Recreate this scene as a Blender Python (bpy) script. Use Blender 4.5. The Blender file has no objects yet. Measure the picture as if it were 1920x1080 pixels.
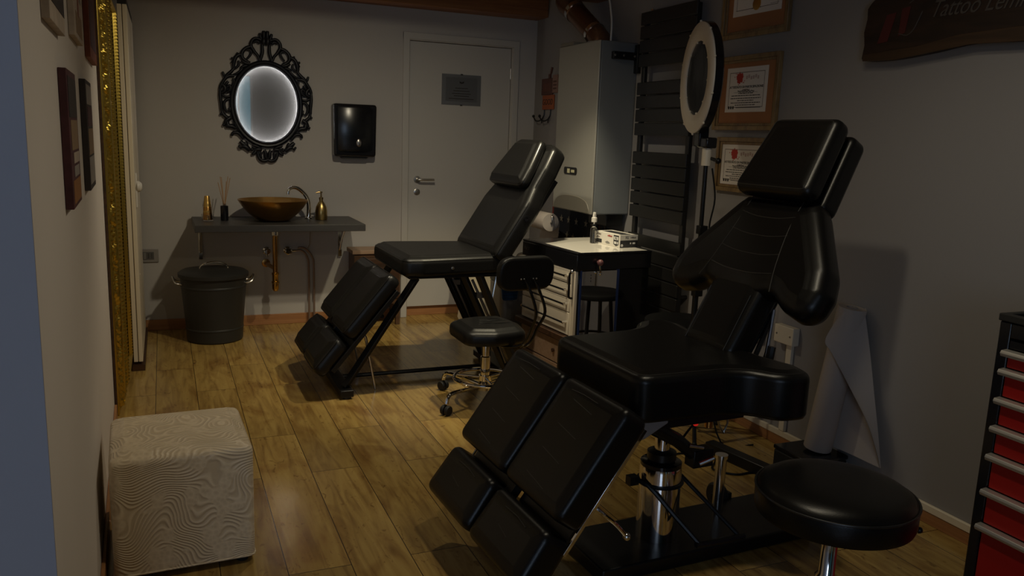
import bpy, bmesh, math, random
from mathutils import Matrix, Vector
random.seed(7)
sc = bpy.context.scene
COL = sc.collection
PI = math.pi
rad = math.radians
sin, cos = math.sin, math.cos

# ------------------------------------------------------------------ helpers
class M:
    """collects geometry of one mesh"""
    def __init__(s): s.v = []; s.f = []; s.T = Matrix(); s.wn = False
    def at(s, x=0, y=0, z=0, rz=0, T=None):
        s.T = T if T is not None else Matrix.Translation((x, y, z)) @ Matrix.Rotation(rz, 4, 'Z'); return s
    def add(s, vs, fs):
        n = len(s.v); s.v += [s.T @ Vector(p) for p in vs]; s.f += [[i+n for i in f] for f in fs]; return s
    def box(s, x0, y0, z0, x1, y1, z1):
        return s.add([(x0,y0,z0),(x1,y0,z0),(x1,y1,z0),(x0,y1,z0),(x0,y0,z1),(x1,y0,z1),(x1,y1,z1),(x0,y1,z1)],
                     [(0,3,2,1),(4,5,6,7),(0,1,5,4),(1,2,6,5),(2,3,7,6),(3,0,4,7)])
    def cbox(s, x, y, z, w, d, h): return s.box(x-w/2, y-d/2, z-h/2, x+w/2, y+d/2, z+h/2)
    def tube(s, pts, r, n=10, closed=False):
        pts = [Vector(p) for p in pts]; N = len(pts)
        rr = r if isinstance(r, (list, tuple)) else [r]*N
        vs = []; fs = []; up = None
        for i, p in enumerate(pts):
            if closed: t = pts[(i+1) % N] - pts[i-1]
            else: t = pts[min(i+1, N-1)] - pts[max(i-1, 0)]
            if t.length < 1e-9: t = Vector((0,0,1))
            t.normalize()
            if up is None: up = Vector((0,0,1)) if abs(t.z) < .9 else Vector((1,0,0))
            a = t.cross(up)
            if a.length < 1e-6: a = t.orthogonal()
            a.normalize(); b = a.cross(t); up = b
            for k in range(n):
                c = 2*PI*k/n; vs.append(p + a*(rr[i]*cos(c)) + b*(rr[i]*sin(c)))
        R = N if closed else N-1
        for i in range(R):
            j = (i+1) % N
            for k in range(n):
                l = (k+1) % n; fs.append((i*n+k, i*n+l, j*n+l, j*n+k))
        if not closed:
            fs.append(tuple(range(n-1, -1, -1))); fs.append(tuple((N-1)*n+k for k in range(n)))
        return s.add(vs, fs)
    def cyl(s, a, b, r, r2=None, n=20): return s.tube([a, b], [r, r if r2 is None else r2], n)
    def lathe(s, prof, c=(0,0,0), n=36, axis='Z', sx=1, sy=1):
        vs = []; fs = []; P = len(prof)
        for k in range(n):
            a = 2*PI*k/n
            for r, z in prof:
                p = (r*cos(a)*sx, r*sin(a)*sy, z)
                if axis == 'Y': p = (p[0], -p[2], p[1])
                if axis == 'X': p = (p[2], p[0], p[1])
                vs.append((p[0]+c[0], p[1]+c[1], p[2]+c[2]))
        for k in range(n):
            l = (k+1) % n
            for i in range(P-1): fs.append((k*P+i, l*P+i, l*P+i+1, k*P+i+1))
        if prof[0][0] > 1e-6: fs.append(tuple(k*P for k in range(n-1, -1, -1)))
        if prof[-1][0] > 1e-6: fs.append(tuple(k*P+P-1 for k in range(n)))
        return s.add(vs, fs)
    def ball(s, c, r, n=12, m=8, sz=1):
        return s.lathe([(max(r*sin(PI*i/m), 0 if i in (0, m) else 1e-5), -r*cos(PI*i/m)*sz) for i in range(m+1)], c, n)
    def prism(s, out, d0, d1, plane='XZ'):
        n = len(out)
        def P(a, b, d): return (a, d, b) if plane == 'XZ' else ((a, b, d) if plane == 'XY' else (d, a, b))
        return s.add([P(a, b, d0) for a, b in out] + [P(a, b, d1) for a, b in out],
              [tuple(range(n)), tuple(range(2*n-1, n-1, -1))] + [(i, i+n, (i+1) % n+n, (i+1) % n) for i in range(n)])
    def pad(s, out, t, r=.02, dome=.008, flat=False):
        s.wn = True
        """upholstered pad: outline in local XY, front surface at z=0, thickness t downwards, rounded edges r"""
        n = len(out); P = [Vector((a, b)) for a, b in out]
        area = sum(P[i].x*P[(i+1) % n].y - P[(i+1) % n].x*P[i].y for i in range(n))
        if area < 0: P.reverse()
        N = []
        for i in range(n):
            e1 = (P[i]-P[i-1]).normalized(); e2 = (P[(i+1) % n]-P[i]).normalized()
            n1 = Vector((-e1.y, e1.x)); n2 = Vector((-e2.y, e2.x)); m = (n1+n2)
            m = m.normalized() if m.length > 1e-6 else n1
            N.append(m / max(.5, m.dot(n1)))
        rb = min(r*.7, t*.3)
        rings = [(rb, -t), (rb*.3, -t+rb*.3), (0, -t+rb)]
        for k in range(1, 5):
            a = PI/2*k/4; rings.append((r*(1-cos(a)), -r+r*sin(a)))
        rings[3:3] = [(0, -r)]
        ins = [r+.008, r+.02]
        if dome: rings += [(ins[0], dome*.45), (ins[1], dome)]
        rings.append((rings[-1][0]+.002, rings[-1][1]))
        vs = []; fs = []
        def ring(d):
            Q = [P[i]+N[i]*d for i in range(n)]
            if d <= 0: return Q
            for _ in range(4):
                bad = [(Q[(i+1) % n]-Q[i]).dot(P[(i+1) % n]-P[i]) <= 1e-9 for i in range(n)]
                if not any(bad) or all(bad): break
                s0 = next(i for i in range(n) if not bad[i]); i = s0
                while i < s0+n:
                    if bad[i % n]:
                        j = i
                        while bad[j % n]: j += 1
                        ids = [k % n for k in range(i, j+1)]
                        c = sum((Q[k] for k in ids), Vector((0, 0)))/len(ids)
                        a, a2, e, e2 = P[i-1], P[i % n], P[j % n], P[(j+1) % n]
                        d1 = (a2-a).normalized(); d2 = (e2-e).normalized(); cr = d1.x*d2.y-d1.y*d2.x
                        if abs(cr) > .05:
                            o1 = a2+Vector((-d1.y, d1.x))*d; o2 = e+Vector((-d2.y, d2.x))*d; w = o2-o1
                            c2 = o1+d1*((w.x*d2.y-w.y*d2.x)/cr)
                            if (c2-c).length < .03: c = c2
                        for k in ids: Q[k] = c.copy()
                        i = j
                    i += 1
            return Q
        for d, z in rings: vs += [(q.x, q.y, z) for q in ring(d)]
        R = len(rings)
        for j in range(R-1):
            for i in range(n):
                k = (i+1) % n; fs.append((j*n+i, j*n+k, (j+1)*n+k, (j+1)*n+i))
        fs.append(tuple(range(n-1, -1, -1))); fs.append(tuple((R-1)*n+i for i in range(n)))
        return s.add(vs, fs)
    def build(s, name, mat, parent=None, ang=35, bevel=0, seg=2):
        me = bpy.data.meshes.new(name); me.from_pydata(s.v, [], s.f)
        bm = bmesh.new(); bm.from_mesh(me); (bmesh.ops.remove_doubles(bm, verts=bm.verts, dist=2e-5) if s.wn else None); bmesh.ops.recalc_face_normals(bm, faces=bm.faces); bm.to_mesh(me); bm.free()
        me.materials.append(mat); me.shade_smooth(); me.set_sharp_from_angle(angle=rad(ang))
        o = bpy.data.objects.new(name, me); COL.objects.link(o)
        if parent: o.parent = parent
        if s.wn:
            w = o.modifiers.new('WeightedNormal', 'WEIGHTED_NORMAL'); w.mode = 'FACE_AREA'; w.weight = 100; w.keep_sharp = True
        if bevel:
            b = o.modifiers.new('Bevel', 'BEVEL'); b.width = bevel; b.segments = seg; b.limit_method = 'ANGLE'; b.angle_limit = rad(40)
            b.harden_normals = False
        return o

def tag(o, label, cat, group=None):
    o['label'] = label; o['category'] = cat
    if group: o['group'] = group
    return o
def thing(name, label, cat, loc=(0,0,0), rz=0, group=None):
    o = bpy.data.objects.new(name, None); COL.objects.link(o); o.empty_display_size = .1
    o.location = loc; o.rotation_euler = (0, 0, rz)
    return tag(o, label, cat, group)
def struct(m, name, mat, parent=None, **k):
    o = m.build(name, mat, parent, **k); o['kind'] = 'structure'; return o
def roundpoly(pts, r, k=5):
    out = []; n = len(pts)
    for i in range(n):
        rr = r[i] if isinstance(r, (list, tuple)) else r
        p = Vector(pts[i]); a = Vector(pts[i-1])-p; b = Vector(pts[(i+1) % n])-p
        la, lb = a.length, b.length; a.normalize(); b.normalize()
        d = max(-1, min(1, a.dot(b))); h = math.acos(d)/2
        if h > 1.5 or rr < 1e-5: out.append(tuple(p)); continue
        t = min(rr/math.tan(h), la*.48, lb*.48)
        s0 = p+a*t; s1 = p+b*t
        for j in range(k+1):
            u = j/k; q = s0*(1-u)**2 + p*2*u*(1-u) + s1*u*u; out.append((q.x, q.y))
    return out
def spline(pts, k=5, closed=False):
    P = [Vector(p) for p in pts]; n = len(P); out = []
    for i in range(n if closed else n-1):
        g = lambda j: P[j % n] if closed else P[max(0, min(n-1, j))]
        p0, p1, p2, p3 = g(i-1), g(i), g(i+1), g(i+2)
        for j in range(k):
            t = j/k
            out.append(.5*((2*p1)+(p2-p0)*t+(2*p0-5*p1+4*p2-p3)*t*t+(3*p1-p0-3*p2+p3)*t**3))
    if not closed: out.append(P[-1])
    return out
def frame(o, xa, ya):
    """matrix with local X=xa, Y=ya at point o"""
    x = Vector(xa).normalized(); z = x.cross(Vector(ya)).normalized(); y = z.cross(x)
    m = Matrix((x, y, z)).transposed().to_4x4(); m.translation = Vector(o); return m
def text(name, body, size, mat, parent, loc, rot=(PI/2,0,0), ext=.0006, align='CENTER', shear=0, sx=1):
    cu = bpy.data.curves.new(name, 'FONT'); cu.body = body; cu.size = size; cu.extrude = ext
    cu.align_x = align; cu.align_y = 'CENTER'; cu.shear = shear; cu.resolution_u = 3
    t = bpy.data.objects.new(name, cu); COL.objects.link(t)
    dg = bpy.context.evaluated_depsgraph_get(); me = bpy.data.meshes.new_from_object(t.evaluated_get(dg))
    bpy.data.objects.remove(t); me.materials.clear(); me.materials.append(mat)
    for v in me.vertices: v.co.x *= sx
    o = bpy.data.objects.new(name, me); COL.objects.link(o); o.parent = parent; o.location = loc; o.rotation_euler = rot
    return o

# ------------------------------------------------------------------ materials
def base(name):
    m = bpy.data.materials.new(name); m.use_nodes = True
    nt = m.node_tree; b = nt.nodes['Principled BSDF']; return m, nt, b
def mat(name, c, rough=.5, metal=0, spec=.5, bump=0, bscale=200, var=0, vscale=3, coat=0, trans=0, emit=None, es=1, ior=None, stretch=None):
    m, nt, b = base(name)
    b.inputs['Base Color'].default_value = (*c, 1); b.inputs['Roughness'].default_value = rough
    b.inputs['Metallic'].default_value = metal; b.inputs['Specular IOR Level'].default_value = spec
    if coat: b.inputs['Coat Weight'].default_value = coat; b.inputs['Coat Roughness'].default_value = .08
    if trans: b.inputs['Transmission Weight'].default_value = trans
    if ior: b.inputs['IOR'].default_value = ior
    if emit: b.inputs['Emission Color'].default_value = (*emit, 1); b.inputs['Emission Strength'].default_value = es
    if bump or var:
        tc = nt.nodes.new('ShaderNodeTexCoord'); mp = nt.nodes.new('ShaderNodeMapping')
        if stretch: mp.inputs['Scale'].default_value = stretch
        nt.links.new(tc.outputs['Object'], mp.inputs['Vector'])
    if bump:
        n = nt.nodes.new('ShaderNodeTexNoise'); n.inputs['Scale'].default_value = bscale; n.inputs['Detail'].default_value = 3
        nt.links.new(mp.outputs[0], n.inputs['Vector'])
        bp = nt.nodes.new('ShaderNodeBump'); bp.inputs['Strength'].default_value = bump; bp.inputs['Distance'].default_value = .002
        nt.links.new(n.outputs['Fac'], bp.inputs['Height']); nt.links.new(bp.outputs[0], b.inputs['Normal'])
    if var:
        n = nt.nodes.new('ShaderNodeTexNoise'); n.inputs['Scale'].default_value = vscale; n.inputs['Detail'].default_value = 5
        nt.links.new(mp.outputs[0], n.inputs['Vector'])
        mx = nt.nodes.new('ShaderNodeMix'); mx.data_type = 'RGBA'; nt.links.new(n.outputs['Fac'], mx.inputs['Factor'])
        mx.inputs['A'].default_value = (*[x*(1-var) for x in c], 1); mx.inputs['B'].default_value = (*[min(1, x*(1+var)) for x in c], 1)
        nt.links.new(mx.outputs['Result'], b.inputs['Base Color'])
    return m
def node(nt, t, **k):
    n = nt.nodes.new('ShaderNode'+t)
    for a, v in k.items(): setattr(n, a, v)
    return n
def ramp(nt, stops):
    n = nt.nodes.new('ShaderNodeValToRGB'); e = n.color_ramp.elements
    e[0].position, e[0].color = stops[0][0], (*stops[0][1], 1); e[1].position, e[1].color = stops[-1][0], (*stops[-1][1], 1)
    for p, c in stops[1:-1]:
        q = e.new(p); q.color = (*c, 1)
    return n

def floor_mat():
    m, nt, b = base('oak_laminate'); L = nt.links.new
    tc = node(nt, 'TexCoord'); sep = node(nt, 'SeparateXYZ'); L(tc.outputs['Object'], sep.inputs[0])
    ad = node(nt, 'Math', operation='ADD'); ad.inputs[1].default_value = -.116+2.0; L(sep.outputs['X'], ad.inputs[0])
    ay = node(nt, 'Math', operation='ADD'); ay.inputs[1].default_value = 10.04; L(sep.outputs['Y'], ay.inputs[0])
    cb = node(nt, 'CombineXYZ'); L(ay.outputs[0], cb.inputs['X']); L(ad.outputs[0], cb.inputs['Y'])
    br = node(nt, 'TexBrick'); br.offset = .37; br.offset_frequency = 2; br.squash = 1
    L(cb.outputs[0], br.inputs['Vector'])
    for k, v in (('Scale', 1), ('Mortar Size', .0016), ('Mortar Smooth', .2), ('Bias', 0), ('Brick Width', 1.25), ('Row Height', .2003)): br.inputs[k].default_value = v
    br.inputs['Color1'].default_value = (0,0,0,1); br.inputs['Color2'].default_value = (1,1,1,1); br.inputs['Mortar'].default_value = (.5,.5,.5,1)
    # grain, stretched along the boards and shifted per board
    sh = node(nt, 'Math', operation='MULTIPLY'); sh.inputs[1].default_value = 37; L(br.outputs['Color'], sh.inputs[0])
    vx = node(nt, 'CombineXYZ'); 
    gx = node(nt, 'Math', operation='MULTIPLY'); gx.inputs[1].default_value = 26; L(sep.outputs['X'], gx.inputs[0])
    gy = node(nt, 'Math', operation='MULTIPLY'); gy.inputs[1].default_value = 2.2; L(sep.outputs['Y'], gy.inputs[0])
    L(gx.outputs[0], vx.inputs['X']); L(gy.outputs[0], vx.inputs['Y']); L(sh.outputs[0], vx.inputs['Z'])
    n1 = node(nt, 'TexNoise'); n1.inputs['Scale'].default_value = 1; n1.inputs['Detail'].default_value = 6; n1.inputs['Distortion'].default_value = 1.2; L(vx.outputs[0], n1.inputs['Vector'])
    # broad brown patches and knots
    v2 = node(nt, 'CombineXYZ')
    hx = node(nt, 'Math', operation='MULTIPLY'); hx.inputs[1].default_value = 9; L(sep.outputs['X'], hx.inputs[0])
    hy = node(nt, 'Math', operation='MULTIPLY'); hy.inputs[1].default_value = 4; L(sep.outputs['Y'], hy.inputs[0])
    L(hx.outputs[0], v2.inputs['X']); L(hy.outputs[0], v2.inputs['Y']); L(sh.outputs[0], v2.inputs['Z'])
    n2 = node(nt, 'TexNoise'); n2.inputs['Scale'].default_value = .8; n2.inputs['Detail'].default_value = 3; n2.inputs['Distortion'].default_value = .8; L(v2.outputs[0], n2.inputs['Vector'])
    n3 = node(nt, 'TexNoise'); n3.inputs['Scale'].default_value = 2.6; n3.inputs['Detail'].default_value = 4; n3.inputs['Distortion'].default_value = 2.5; L(v2.outputs[0], n3.inputs['Vector'])
    r1 = ramp(nt, [(.3, (.24,.145,.043)), (.5, (.365,.24,.073)), (.72, (.45,.315,.10))]); L(n1.outputs['Fac'], r1.inputs[0])
    r2 = ramp(nt, [(.50, (1,1,1)), (.72, (.62,.50,.42))]); L(n2.outputs['Fac'], r2.inputs[0])
    r3 = ramp(nt, [(.62, (1,1,1)), (.72, (.5,.42,.36))]); L(n3.outputs['Fac'], r3.inputs[0])
    def mul(a, c, f=1):
        x = node(nt, 'Mix', data_type='RGBA', blend_type='MULTIPLY'); x.inputs['Factor'].default_value = f; L(a, x.inputs['A']); L(c, x.inputs['B']); return x.outputs['Result']
    c = mul(mul(r1.outputs[0], r2.outputs[0], .85), r3.outputs[0], .8)
    rb = ramp(nt, [(0, (.78,.76,.74)), (1, (1.12,1.1,1.08))]); L(br.outputs['Color'], rb.inputs[0])
    c = mul(c, rb.outputs[0])
    x = node(nt, 'Mix', data_type='RGBA'); L(br.outputs['Fac'], x.inputs['Factor']); L(c, x.inputs['A']); x.inputs['B'].default_value = (.03,.015,.006,1)
    L(x.outputs['Result'], b.inputs['Base Color'])
    b.inputs['Roughness'].default_value = .18; b.inputs['Specular IOR Level'].default_value = .5
    n4 = node(nt, 'TexNoise'); n4.inputs['Scale'].default_value = 260; n4.inputs['Detail'].default_value = 2; L(tc.outputs['Object'], n4.inputs['Vector'])
    bp = node(nt, 'Bump'); bp.inputs['Strength'].default_value = .12; bp.inputs['Distance'].default_value = .001; L(n4.outputs['Fac'], bp.inputs['Height']); L(bp.outputs[0], b.inputs['Normal'])
    return m
def wood_mat(name, c0, c1, scale=(3, 40, 40), rough=.5, bump=.1):
    m, nt, b = base(name); L = nt.links.new
    tc = node(nt, 'TexCoord'); mp = node(nt, 'Mapping'); mp.inputs['Scale'].default_value = scale; L(tc.outputs['Object'], mp.inputs[0])
    n = node(nt, 'TexNoise'); n.inputs['Scale'].default_value = 1; n.inputs['Detail'].default_value = 5; n.inputs['Distortion'].default_value = 1; L(mp.outputs[0], n.inputs['Vector'])
    r = ramp(nt, [(.3, c0), (.7, c1)]); L(n.outputs['Fac'], r.inputs[0]); L(r.outputs[0], b.inputs['Base Color']); b.inputs['Roughness'].default_value = rough
    bp = node(nt, 'Bump'); bp.inputs['Strength'].default_value = bump; bp.inputs['Distance'].default_value = .002; L(n.outputs['Fac'], bp.inputs['Height']); L(bp.outputs[0], b.inputs['Normal'])
    return m
def brocade_mat():
    m, nt, b = base('brocade'); L = nt.links.new
    tc = node(nt, 'TexCoord'); mp = node(nt, 'Mapping'); mp.inputs['Scale'].default_value = (1, 1, 1); L(tc.outputs['Object'], mp.inputs[0])
    # big swells bend fine parallel ridges, like combed waves
    nz = node(nt, 'TexNoise'); nz.inputs['Scale'].default_value = 4.6; nz.inputs['Detail'].default_value = 1.0; L(mp.outputs[0], nz.inputs['Vector'])
    w = node(nt, 'Math', operation='MULTIPLY'); w.inputs[1].default_value = 190; L(nz.outputs['Fac'], w.inputs[0])
    sep = node(nt, 'SeparateXYZ'); L(tc.outputs['Object'], sep.inputs[0])
    zz = node(nt, 'Math', operation='MULTIPLY_ADD'); zz.inputs[1].default_value = 430; L(sep.outputs['Z'], zz.inputs[0]); L(w.outputs[0], zz.inputs[2])
    yy = node(nt, 'Math', operation='MULTIPLY_ADD'); yy.inputs[1].default_value = 180; L(sep.outputs['Y'], yy.inputs[0]); L(zz.outputs[0], yy.inputs[2])
    s1 = node(nt, 'Math', operation='SINE'); L(yy.outputs[0], s1.inputs[0])
    n2 = node(nt, 'TexNoise'); n2.inputs['Scale'].default_value = 16; n2.inputs['Detail'].default_value = 1; L(mp.outputs[0], n2.inputs['Vector'])
    msk = ramp(nt, [(.42, (0,0,0)), (.5, (1,1,1))]); L(n2.outputs['Fac'], msk.inputs[0])
    vo = node(nt, 'TexVoronoi'); vo.inputs['Scale'].default_value = 75; L(mp.outputs[0], vo.inputs['Vector'])
    mx = node(nt, 'Mix', data_type='FLOAT'); L(msk.outputs[0], mx.inputs['Factor']); L(vo.outputs['Distance'], mx.inputs['A']); L(s1.outputs[0], mx.inputs['B'])
    bp = node(nt, 'Bump'); bp.inputs['Strength'].default_value = .55; bp.inputs['Distance'].default_value = .0016; L(mx.outputs['Result'], bp.inputs['Height']); L(bp.outputs[0], b.inputs['Normal'])
    rr = ramp(nt, [(0, (.60,.48,.32)), (1, (.78,.65,.46))]); L(mx.outputs['Result'], rr.inputs[0]); L(rr.outputs[0], b.inputs['Base Color'])
    b.inputs['Roughness'].default_value = .42; b.inputs['Sheen Weight'].default_value = .25
    return m

FLOOR = floor_mat()
WALLG = mat('grey_plaster', (.26,.247,.245), .75, bump=.15, bscale=60, var=.05, vscale=2)
WALLB = mat('back_plaster', (.46,.435,.41), .75, bump=.12, bscale=60, var=.04, vscale=2)
WALLD = mat('darkened_plaster', (.12,.115,.11), .8)  # for the unseen front wall, darkened to dim the oval mirror's reflection
WALLL = mat('cream_plaster', (.70,.645,.60), .7, bump=.15, bscale=45, var=.04, vscale=2)
BLUEW = mat('blue_plaster', (.46,.45,.49), .7, bump=.2, bscale=60, var=.04)
CEIL = mat('ceiling_white', (.5,.48,.46), .8)
BEAM = wood_mat('pine_beam', (.20,.075,.025), (.30,.13,.045), (2, 30, 30))
BASEB = wood_mat('oak_skirting', (.30,.13,.05), (.40,.19,.075), (3, 3, 60), .4)
WHITE = mat('white_lacquer', (.62,.59,.54), .4)
DOORW = mat('door_white', (.50,.48,.45), .45)
CREAM = mat('cream_lacquer', (.74,.66,.52), .4)
LEATH = mat('black_leather', (.0052,.0049,.0046), .31, spec=.32, bump=.15, bscale=420)
LEATS = mat('soft_black_leather', (.0062,.006,.006), .40, spec=.34, bump=.25, bscale=160)
STITCH = mat('stitching', (.02,.018,.016), .5)
PIPING = mat('piping', (.012,.0115,.011), .3)
BLACK = mat('black_metal', (.006,.006,.0065), .35, spec=.4)
BLKPL = mat('black_plastic', (.009,.009,.011), .18, spec=.5)
NAVYF = mat('navy_black_frame', (.006,.0066,.010), .42, spec=.35)
BLKGL = mat('black_gloss', (.006,.006,.007), .10, spec=.4)
MATTB = mat('matt_black', (.014,.0135,.013), .6)
RADIA = mat('anthracite_enamel', (.016,.0155,.015), .35, spec=.4)
BINM = mat('grey_enamel', (.026,.025,.023), .45, spec=.4)
CHROME = mat('chrome', (.75,.73,.70), .08, 1)
STEEL = mat('brushed_steel', (.55,.53,.50), .3, 1)
GREYM = mat('grey_plate', (.42,.42,.43), .45, .6)
GOLD = mat('gold', (.62,.40,.12), .28, 1, bump=.15, bscale=90)
GOLDF = mat('gold_leaf', (.70,.50,.10), .30, 1, bump=.1, bscale=200)
BRASS = mat('brass', (.50,.27,.08), .25, 1)
SLATE = mat('slate_top', (.045,.042,.040), .45, var=.25, vscale=6, stretch=(1, 6, 6))
PAPER = mat('paper', (.72,.66,.60), .8)
TISSUE = mat('tissue', (.46,.405,.365), .9, bump=.2, bscale=150)
INK = mat('ink', (.03,.025,.02), .7)
INKG = mat('faded_ink', (.16,.12,.10), .7)
REDINK = mat('red_ink', (.42,.03,.02), .6)
MATBRD = mat('brown_mount', (.33,.14,.055), .75)
OAKFR = wood_mat('bronze_frame', (.16,.095,.04), (.30,.20,.085), (30, 30, 6), .4)
GLASS = mat('clear_glass', (.9,.9,.9), .03, trans=1, ior=1.45)
GLASSW = mat('milk_glass', (.78,.74,.66), .06, spec=.6)
MIRROR = mat('mirror_glass', (.80,.80,.80), .015, 1)
REDP = mat('red_lacquer', (.36,.012,.010), .3)
ALU = mat('aluminium', (.66,.63,.58), .35, .7)
BOILW = mat('boiler_white', (.27,.26,.235), .4)
BOILP = mat('boiler_panel', (.17,.155,.13), .45)
BOILSHADE = mat('boiler_side_shaded', (.15,.16,.17), .45)  # darker, cooler copy of the boiler enamel: side's shade put into the colour
WOODD = wood_mat('dark_walnut', (.030,.014,.007), (.075,.032,.014), (4, 30, 30), .5, .3)
SIGNW = wood_mat('charred_plank', (.012,.007,.005), (.032,.015,.009), (4, 30, 30), .55, .4)
SIGNB = wood_mat('plank_edge', (.03,.016,.008), (.055,.028,.013), (3, 40, 40), .55)
WOODB = wood_mat('brown_board', (.06,.028,.013), (.11,.055,.025), (3, 40, 40), .5)
WOODL = wood_mat('pale_board', (.26,.16,.10), (.36,.24,.16), (3, 40, 40), .5)
REED = mat('reed', (.40,.24,.12), .7)
DIFF = mat('lamp_diffuser', (.70,.63,.53), .5)
BROC = brocade_mat()
LEDW = mat('led_white', (1,1,1), .5, emit=(1,.97,.94), es=85.0)
REDLED = mat('red_led', (.3,0,0), .3, emit=(1,.03,.02), es=.5)
BLUEE = mat('blue_edge', (.02,.04,.13), .3)
ORANGE = mat('orange_tin', (.34,.085,.025), .55)
RUST = mat('rust_tin', (.10,.04,.03), .55)
PINKT = mat('pink_tin', (.26,.15,.12), .55)
NAVY = mat('navy_cloth', (.012,.013,.020), .85)
STARC = mat('star_cream', (.26,.22,.16), .8)
BURG = mat('burgundy_cloth', (.06,.010,.012), .85)
TEAL = mat('blue_plastic', (.02,.07,.16), .4)
SACK = mat('white_sack', (.60,.52,.38), .5)
COPPER = mat('flue_pipe', (.22,.12,.075), .28, .8)
CABLEW = mat('white_cable', (.55,.53,.50), .5)
RUBBER = mat('rubber', (.006,.006,.006), .6)
# ------------------------------------------------------------------ room
WX = lambda y: 2.708 - .0142*(6-y)
WL = lambda y: -.222 - .0245*(y-2.64)
RZR = rad(-90.81); RZL = rad(91.4)
H = 2.52
struct(M().box(-2.1, -2.7, -.05, 2.9, 6.15, 0), 'floor', FLOOR)
struct(M().box(-2.1, -2.7, H, 2.9, 6.15, H+.06), 'ceiling', CEIL)
# back wall with the door opening
DX0, DX1, DZ = 1.640, 2.560, 2.125
m = M(); m.box(-.42, 6, 0, DX0+.04, 6.14, H); m.box(DX1-.04, 6, 0, 2.9, 6.14, H); m.box(DX0+.04, 6, DZ-.03, DX1-.04, 6.14, H); m.box(DX0+.04, 6.09, 0, DX1-.04, 6.14, DZ)
struct(m, 'wall_back', WALLB)
struct(M().prism([(WX(6), 6), (WX(-2.7), -2.7), (2.9, -2.7), (2.9, 6)], 0, H, 'XY'), 'wall_right', WALLG)
struct(M().prism([(WL(6), 6), (WL(1.477), 1.477), (WL(1.477)-.16, 1.56), (-.42, 6)], 0, H, 'XY'), 'wall_left', WALLL)
struct(M().prism([(-2.1, 1.475), (WL(1.477)-.0003, 1.475), (WL(1.477)-.10, 1.55), (-2.1, 1.55)], 0, H, 'XY'), 'wall_near', BLUEW)
struct(M().box(-2.16, -2.7, 0, -2.1, 1.55, H), 'wall_side', BLUEW)
m = M(); m.box(-2.1, -2.76, 0, -1.8, -2.7, H); m.box(-1.8, -2.76, 0, -.4, -2.7, .7); m.box(-1.8, -2.76, 2.2, -.4, -2.7, H); m.box(-.4, -2.76, 0, 1.0, -2.7, H); m.box(1.42, -2.76, 0, 2.9, -2.7, H); m.box(1.0, -2.76, 2.25, 1.42, -2.7, H)
struct(m, 'wall_front', WALLD)
SKYG = mat('daylit_glass', (.1,.3,.45), .2, emit=(.06,.34,.46), es=.42)
w = struct(M().box(1.0, -2.75, 0, 1.42, -2.74, 2.25), 'window_1', SKYG)
struct(M().box(1.0, -2.74, 0, 1.03, -2.7, 2.25).box(1.39, -2.74, 0, 1.42, -2.7, 2.25).box(1.19, -2.74, 0, 1.21, -2.72, 2.25), 'window_frame', WHITE, w)
DAYG = mat('daylight_pane', (.3,.4,.5), .2, emit=(.55,.72,1), es=3.0)
w = struct(M().box(-1.8, -2.75, .7, -.4, -2.74, 2.2), 'window_2', DAYG)
struct(M().box(-1.8, -2.74, .7, -1.76, -2.7, 2.2).box(-.44, -2.74, .7, -.4, -2.7, 2.2).box(-1.12, -2.74, .7, -1.08, -2.72, 2.2), 'window_frame', WHITE, w)
# beams
for i, (y0, y1) in enumerate(((5.794, 6.0), (4.80, 5.0), (3.35, 3.55), (2.1, 2.3), (.5, .7), (-1, -.8))):
    struct(M().box(-.25 if y0 > 1.5 else -2.1, y0, 2.29, WX(y0)-.002, y1-(.001 if i == 0 else 0), H-.001), 'trim_%d' % (i+1), BEAM, bevel=.006)
# skirting
m = M(); m.box(-.29, 5.986, 0, DX0-.02, 5.9995, .075); m.box(DX1+.02, 5.986, 0, WX(6)-.002, 5.9995, .075); m.box(DX0+.06, 6.045, 0, DX1-.06, 6.06, .075)
struct(m, 'baseboard_back', BASEB, bevel=.002)
m = M().at(WX(6), 6, 0, RZR); m.box(.016, -.013, 0, 5.95, -.0005, .047)
struct(m, 'baseboard_right', BASEB, bevel=.002)
m = M().at(WX(6), 6, 0, RZR); m.box(.016, -.016, .047, 5.95, -.0005, .077)
struct(m, 'trim_7', CREAM, bevel=.003)
m = M().at(WL(1.48), 1.48, 0, RZL); m.box(0, -.012, 0, 2.69, -.0005, .07)
struct(m, 'baseboard_left', BASEB, bevel=.002)
# door
d = struct(M().box(DX0+.058, 6.02, .078, DX1-.058, 6.06, DZ-.058), 'door_1', DOORW)
m = M()
for x0, x1 in ((DX0, DX0+.048), (DX1-.048, DX1)): m.box(x0, 5.985, 0, x1, 6.004, DZ)
m.box(DX0, 5.9851, DZ-.048, DX1, 6.0041, DZ)
for x0, x1 in ((DX0+.041, DX0+.054), (DX1-.054, DX1-.041)): m.box(x0, 6.0, 0, x1, 6.085, DZ-.042)
m.box(DX0+.041, 6.0, DZ-.054, DX1-.041, 6.085, DZ-.041)
struct(m, 'door_casing', DOORW, d, bevel=.003)
m = M().lathe([(.026, 0), (.026, .010), (.012, .012), (.010, .045)], (1.765, 6.02, 1.06), 20, 'Y')
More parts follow.
